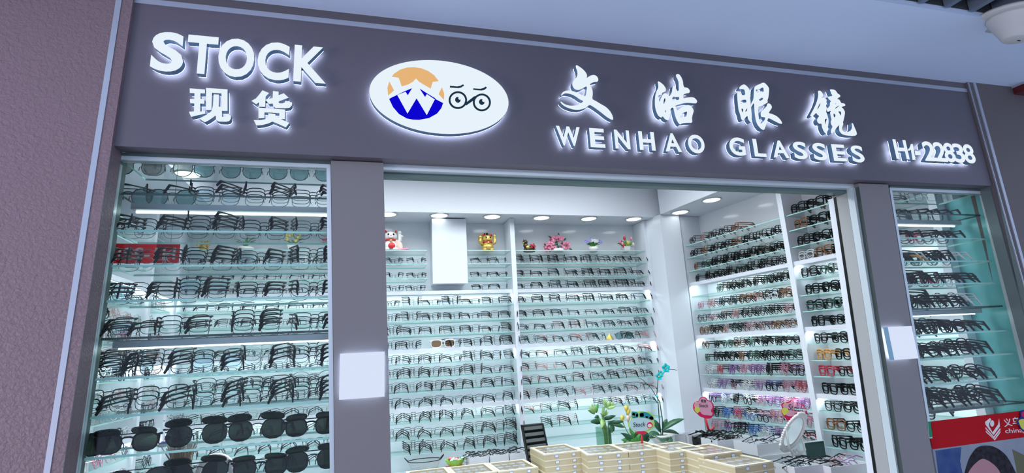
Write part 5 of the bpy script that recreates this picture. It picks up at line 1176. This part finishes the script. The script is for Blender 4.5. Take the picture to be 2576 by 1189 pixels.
pA, pB = ell(0.0, 1.12), ell(pi, 1.12)
foot = Vector((mc.x + .02, ym + .02, zf + .075))
one('stand', 'porcelain', lambda m: (m.tube([pA, pA.lerp(foot, .45) + Vector((.03, 0, -.03)), foot + Vector((.03, 0, .02)), foot], [.005, .007, .009, .010], 7), m.tube([pB, pB.lerp(foot, .45) + Vector((-.02, 0, -.035)), foot + Vector((-.03, 0, .02)), foot], [.005, .006, .008, .010], 7), m.tube([foot, foot + Vector((0, 0, -.055))], [.011, .014], 8), [m.ball(foot + Vector((.03 * math.cos(a), .0, .03 * math.sin(a))), .010, .009, .010, 6, 5) for a in [2 * pi * k / 9 for k in range(9)]]), o)
one('foot', 'porcelain', lambda m: ([m.ball((foot.x + .05 * math.cos(a), foot.y + .04 * math.sin(a), zf + .010), .014, .012, .010, 7, 5) for a in [2 * pi * k / 12 for k in range(12)]], m.lathe([(.052, 0), (.048, .012), (.014, .024)], (foot.x, foot.y, zf), 18, sy=.8)), o)
# dark picture frame
yfz = 1.06
qf = [atY(2033, 1113, yfz), atY(2073, 1112, yfz), atY(2070, 1147, yfz), atY(2030, 1150, yfz)]
o = empty('photo_frame', (qf[3].x, yfz, qf[3].z)); tag(o, 'small silver-framed dark screen right of the oval mirror', 'picture frame')
x0, x1, z0, z1 = qf[3].x, qf[1].x, qf[3].z - .012, qf[0].z
one('frame', 'alu_pale', lambda m: (m.box(x0 - .004, x1 + .004, yfz, yfz + .012, z1, z1 + .004), m.box(x1, x1 + .005, yfz, yfz + .012, z0, z1), m.box(x0 - .005, x0, yfz, yfz + .012, z0, z1), m.box(x0 - .004, x1 + .004, yfz, yfz + .012, z0 - .004, z0)), o)
one('screen', 'screen', lambda m: m.box(x0, x1, yfz + .003, yfz + .010, z0, z1), o)
one('prop', 'alu_pale', lambda m: m.box((x0 + x1) / 2 - .01, (x0 + x1) / 2 + .01, yfz + .012, yfz + .03, ZK2, z0 + .01), o)
# long white trays at front right
yt = 0.80
a, b = atY(2000, 1163, yt), atY(2088, 1180, yt); zt_ = atY(2045, 1170, yt).z
open_box(a.x, b.x, yt, yt + .20, ZK2 + .001, zt_, 'long white tray of folded eyeglasses at front right of counter', fill=metal, nfill=5, name='eyeglass_tray', rot=-.05)
a, b = atY(2094, 1178, yt - .06), atY(2190, 1182, yt - .06)
open_box(a.x, b.x, yt - .06, yt + .12, ZK2 + .001, atY(2130, 1170, yt - .06).z, 'white tray of colourful eyeglasses by the door seal', fill=bright, nfill=5, name='eyeglass_tray', rot=-.05)
# ---- behind the left window: red plate imitating a sign reflected in the glass, dried flowers, ridged white ring
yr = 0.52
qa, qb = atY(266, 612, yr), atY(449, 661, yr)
o = one('reflected_sign', ['reflection_red'], lambda m: m.box(qa.x, qb.x, yr, yr + .003, qb.z, qa.z), loc=(qa.x, yr, qb.z)); tag(o, 'translucent red plate with mirrored white characters, imitating a reflection in left window', 'sign')
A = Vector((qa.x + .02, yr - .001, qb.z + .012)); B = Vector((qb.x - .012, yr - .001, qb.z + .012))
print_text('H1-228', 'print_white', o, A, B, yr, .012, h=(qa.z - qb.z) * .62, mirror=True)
one('added_hanging_wire', 'wire_black', lambda m: [m.tube([(x_, yr + .001, qa.z - .002), (x_, yr + .001, 3.049)], .0008, 4) for x_ in (qa.x + .03, qb.x - .03)], o)  # wires added only to hold up the plate that imitates the reflection
yd2 = 0.50
dx_ = lambda u: atY(u, 1100, yd2).x; dz_ = lambda v: atY(450, v, yd2).z
o = empty('dried_flowers', (dx_(452), yd2, .76)); tag(o, 'bundle of dried straw stems with purple blooms behind the sunglasses', 'flower arrangement')
random.seed(3)
def straws(m):
    for k in range(110):
        t = random.uniform(-1, 1); d_ = random.uniform(-.03, .03)
        m.tube([(dx_(455 + t * 14), yd2 + d_ * .5, .80), (dx_(458 + t * 26), yd2 + d_, dz_(1150)), (dx_(455 + t * 42 + random.uniform(-5, 5)), yd2 + d_ * 1.5, dz_(1118 + random.uniform(-8, 12)))], .0013, 3, caps=False)
so_ = one('straw_stems', ['straw', 'stem_dark'], straws, o); so_['kind'] = 'stuff'
def twigs(m):
    for k in range(90):
        u, v = 445 + random.gauss(0, 16), 1062 + random.gauss(0, 12)
        m.tube([(dx_(450), yd2, dz_(1115)), (dx_((u + 450) / 2 + random.uniform(-4, 4)), yd2, dz_((v + 1100) / 2)), (dx_(u), yd2 + random.uniform(-.02, .02), dz_(v))], .0006, 3, caps=False)
        m.ball((dx_(u), yd2, dz_(v)), .002, .002, .002, 4, 3)
so_ = one('fine_twigs', ['velvet_grey'], twigs, o); so_['kind'] = 'stuff'
for (u, v, s_) in ((456, 1075, 9), (436, 1083, 6), (420, 1110, 8), (428, 1096, 5), (444, 1104, 5), (412, 1112, 5)):
    one('bloom', ['petal_violet' if s_ > 5 else 'frame_purple'], lambda m: [m.ball((dx_(u + random.uniform(-s_, s_) * .7), yd2 - .02 + random.uniform(-.01, .01), dz_(v + random.uniform(-s_, s_) * .7)), .005, .005, .005, 6, 4) for _ in range(14)], o)
one('vase', 'vase_glass', lambda m: m.lathe([(.03, 0), (.045, .06), (.05, .15), (.06, .28), (.057, .28), (.047, .15)], (dx_(455), yd2, .765), 18), o)
one('stand', 'shelf_white', lambda m: m.box(dx_(455) - .08, dx_(455) + .08, yd2 - .07, yd2 + .07, 0, .764), o)
yr2 = 0.68
rc = atY(540, 1188, yr2); kk = (rc - CAM).dot(FWD) / F
o = empty('round_mirror', (rc.x, yr2, rc.z - .12)); tag(o, 'white ridged round frame behind the lowest sunglasses in left window', 'mirror')
one('frame', 'porcelain', lambda m: m.tube([rc + Vector((39 * kk * math.cos(a), 0, 39 * kk * math.sin(a))) for a in [2 * pi * k / 40 for k in range(40)]], 8 * kk, 8, True), o)
one('ridges', 'plastic_white', lambda m: [m.tube([rc + Vector((r * kk * math.cos(a), -8 * kk - .0005, r * kk * math.sin(a))) for a in [2 * pi * k / 40 for k in range(40)]], 0.9 * kk, 4, True) for r in (33, 36, 39, 42, 45)], o)
one('glass', 'mirror', lambda m: m.add([rc] + [rc + Vector((31 * kk * math.cos(a), 0, 31 * kk * math.sin(a))) for a in [2 * pi * k / 32 for k in range(32)]], [(0, 1 + k, 1 + (k + 1) % 32) for k in range(32)]), o)
one('stand', 'plastic_white', lambda m: (m.box(rc.x - .012, rc.x + .012, yr2 + .01, yr2 + .03, .0, rc.z - 36 * kk), m.box(rc.x - .07, rc.x + .07, yr2 - .06, yr2 + .08, 0, .02)), o)
# ---- door lock gadget at the upper right of the doorway
yl = 0.12
p = lambda u, v: atY(u, v, yl)
o = empty('door_lock', p(2105, 480)); tag(o, 'black door lock with orange barrel and looped cable at upper right of doorway', 'door lock')
def bxpx(m, u0, u1, v0, v1, y0, y1, mat=0):
    a, b = atY(u0, v0, y0), atY(u1, v1, y0); m.box(a.x, b.x, y0, y1, b.z, a.z, mat)
one('lock_plate', ['black_matt', 'plastic_white'], lambda m: (bxpx(m, 2094, 2108, 467, 490, yl, yl + .02), m.ball(p(2098.5, 476) + Vector((0, -.001, 0)), .0035, .002, .0035, 8, 6, 1)), o)
one('bracket', ['frame_green'], lambda m: bxpx(m, 2093, 2141, 461, 468, yl - .01, yl + .03), o)
one('barrel', ['frame_amber'], lambda m: m.tube([p(2103, 482) + Vector((0, -.012, 0)), p(2117, 478) + Vector((0, -.012, 0))], .0105, 14), o)
one('collar', ['alu'], lambda m: m.tube([p(2117, 478) + Vector((0, -.012, 0)), p(2121, 477) + Vector((0, -.012, 0))], .0085, 12), o)
one('plug', ['black_matt'], lambda m: m.tube([p(2121, 477) + Vector((0, -.012, 0)), p(2128, 474) + Vector((0, -.012, 0))], .0095, 12), o)
one('bracket_arm', ['plastic_white'], lambda m: m.tube([p(2112, 473) + Vector((0, -.01, 0)), p(2117, 468) + Vector((0, -.01, 0))], .006, 8), o)
one('cable', ['black'], lambda m: m.tube([p(u, v) + Vector((0, -.012, 0)) for u, v in ((2125, 475), (2131, 474), (2137, 480), (2143, 490), (2148, 498), (2141, 493), (2131, 488), (2123, 483), (2120, 478))], .0026, 7), o)
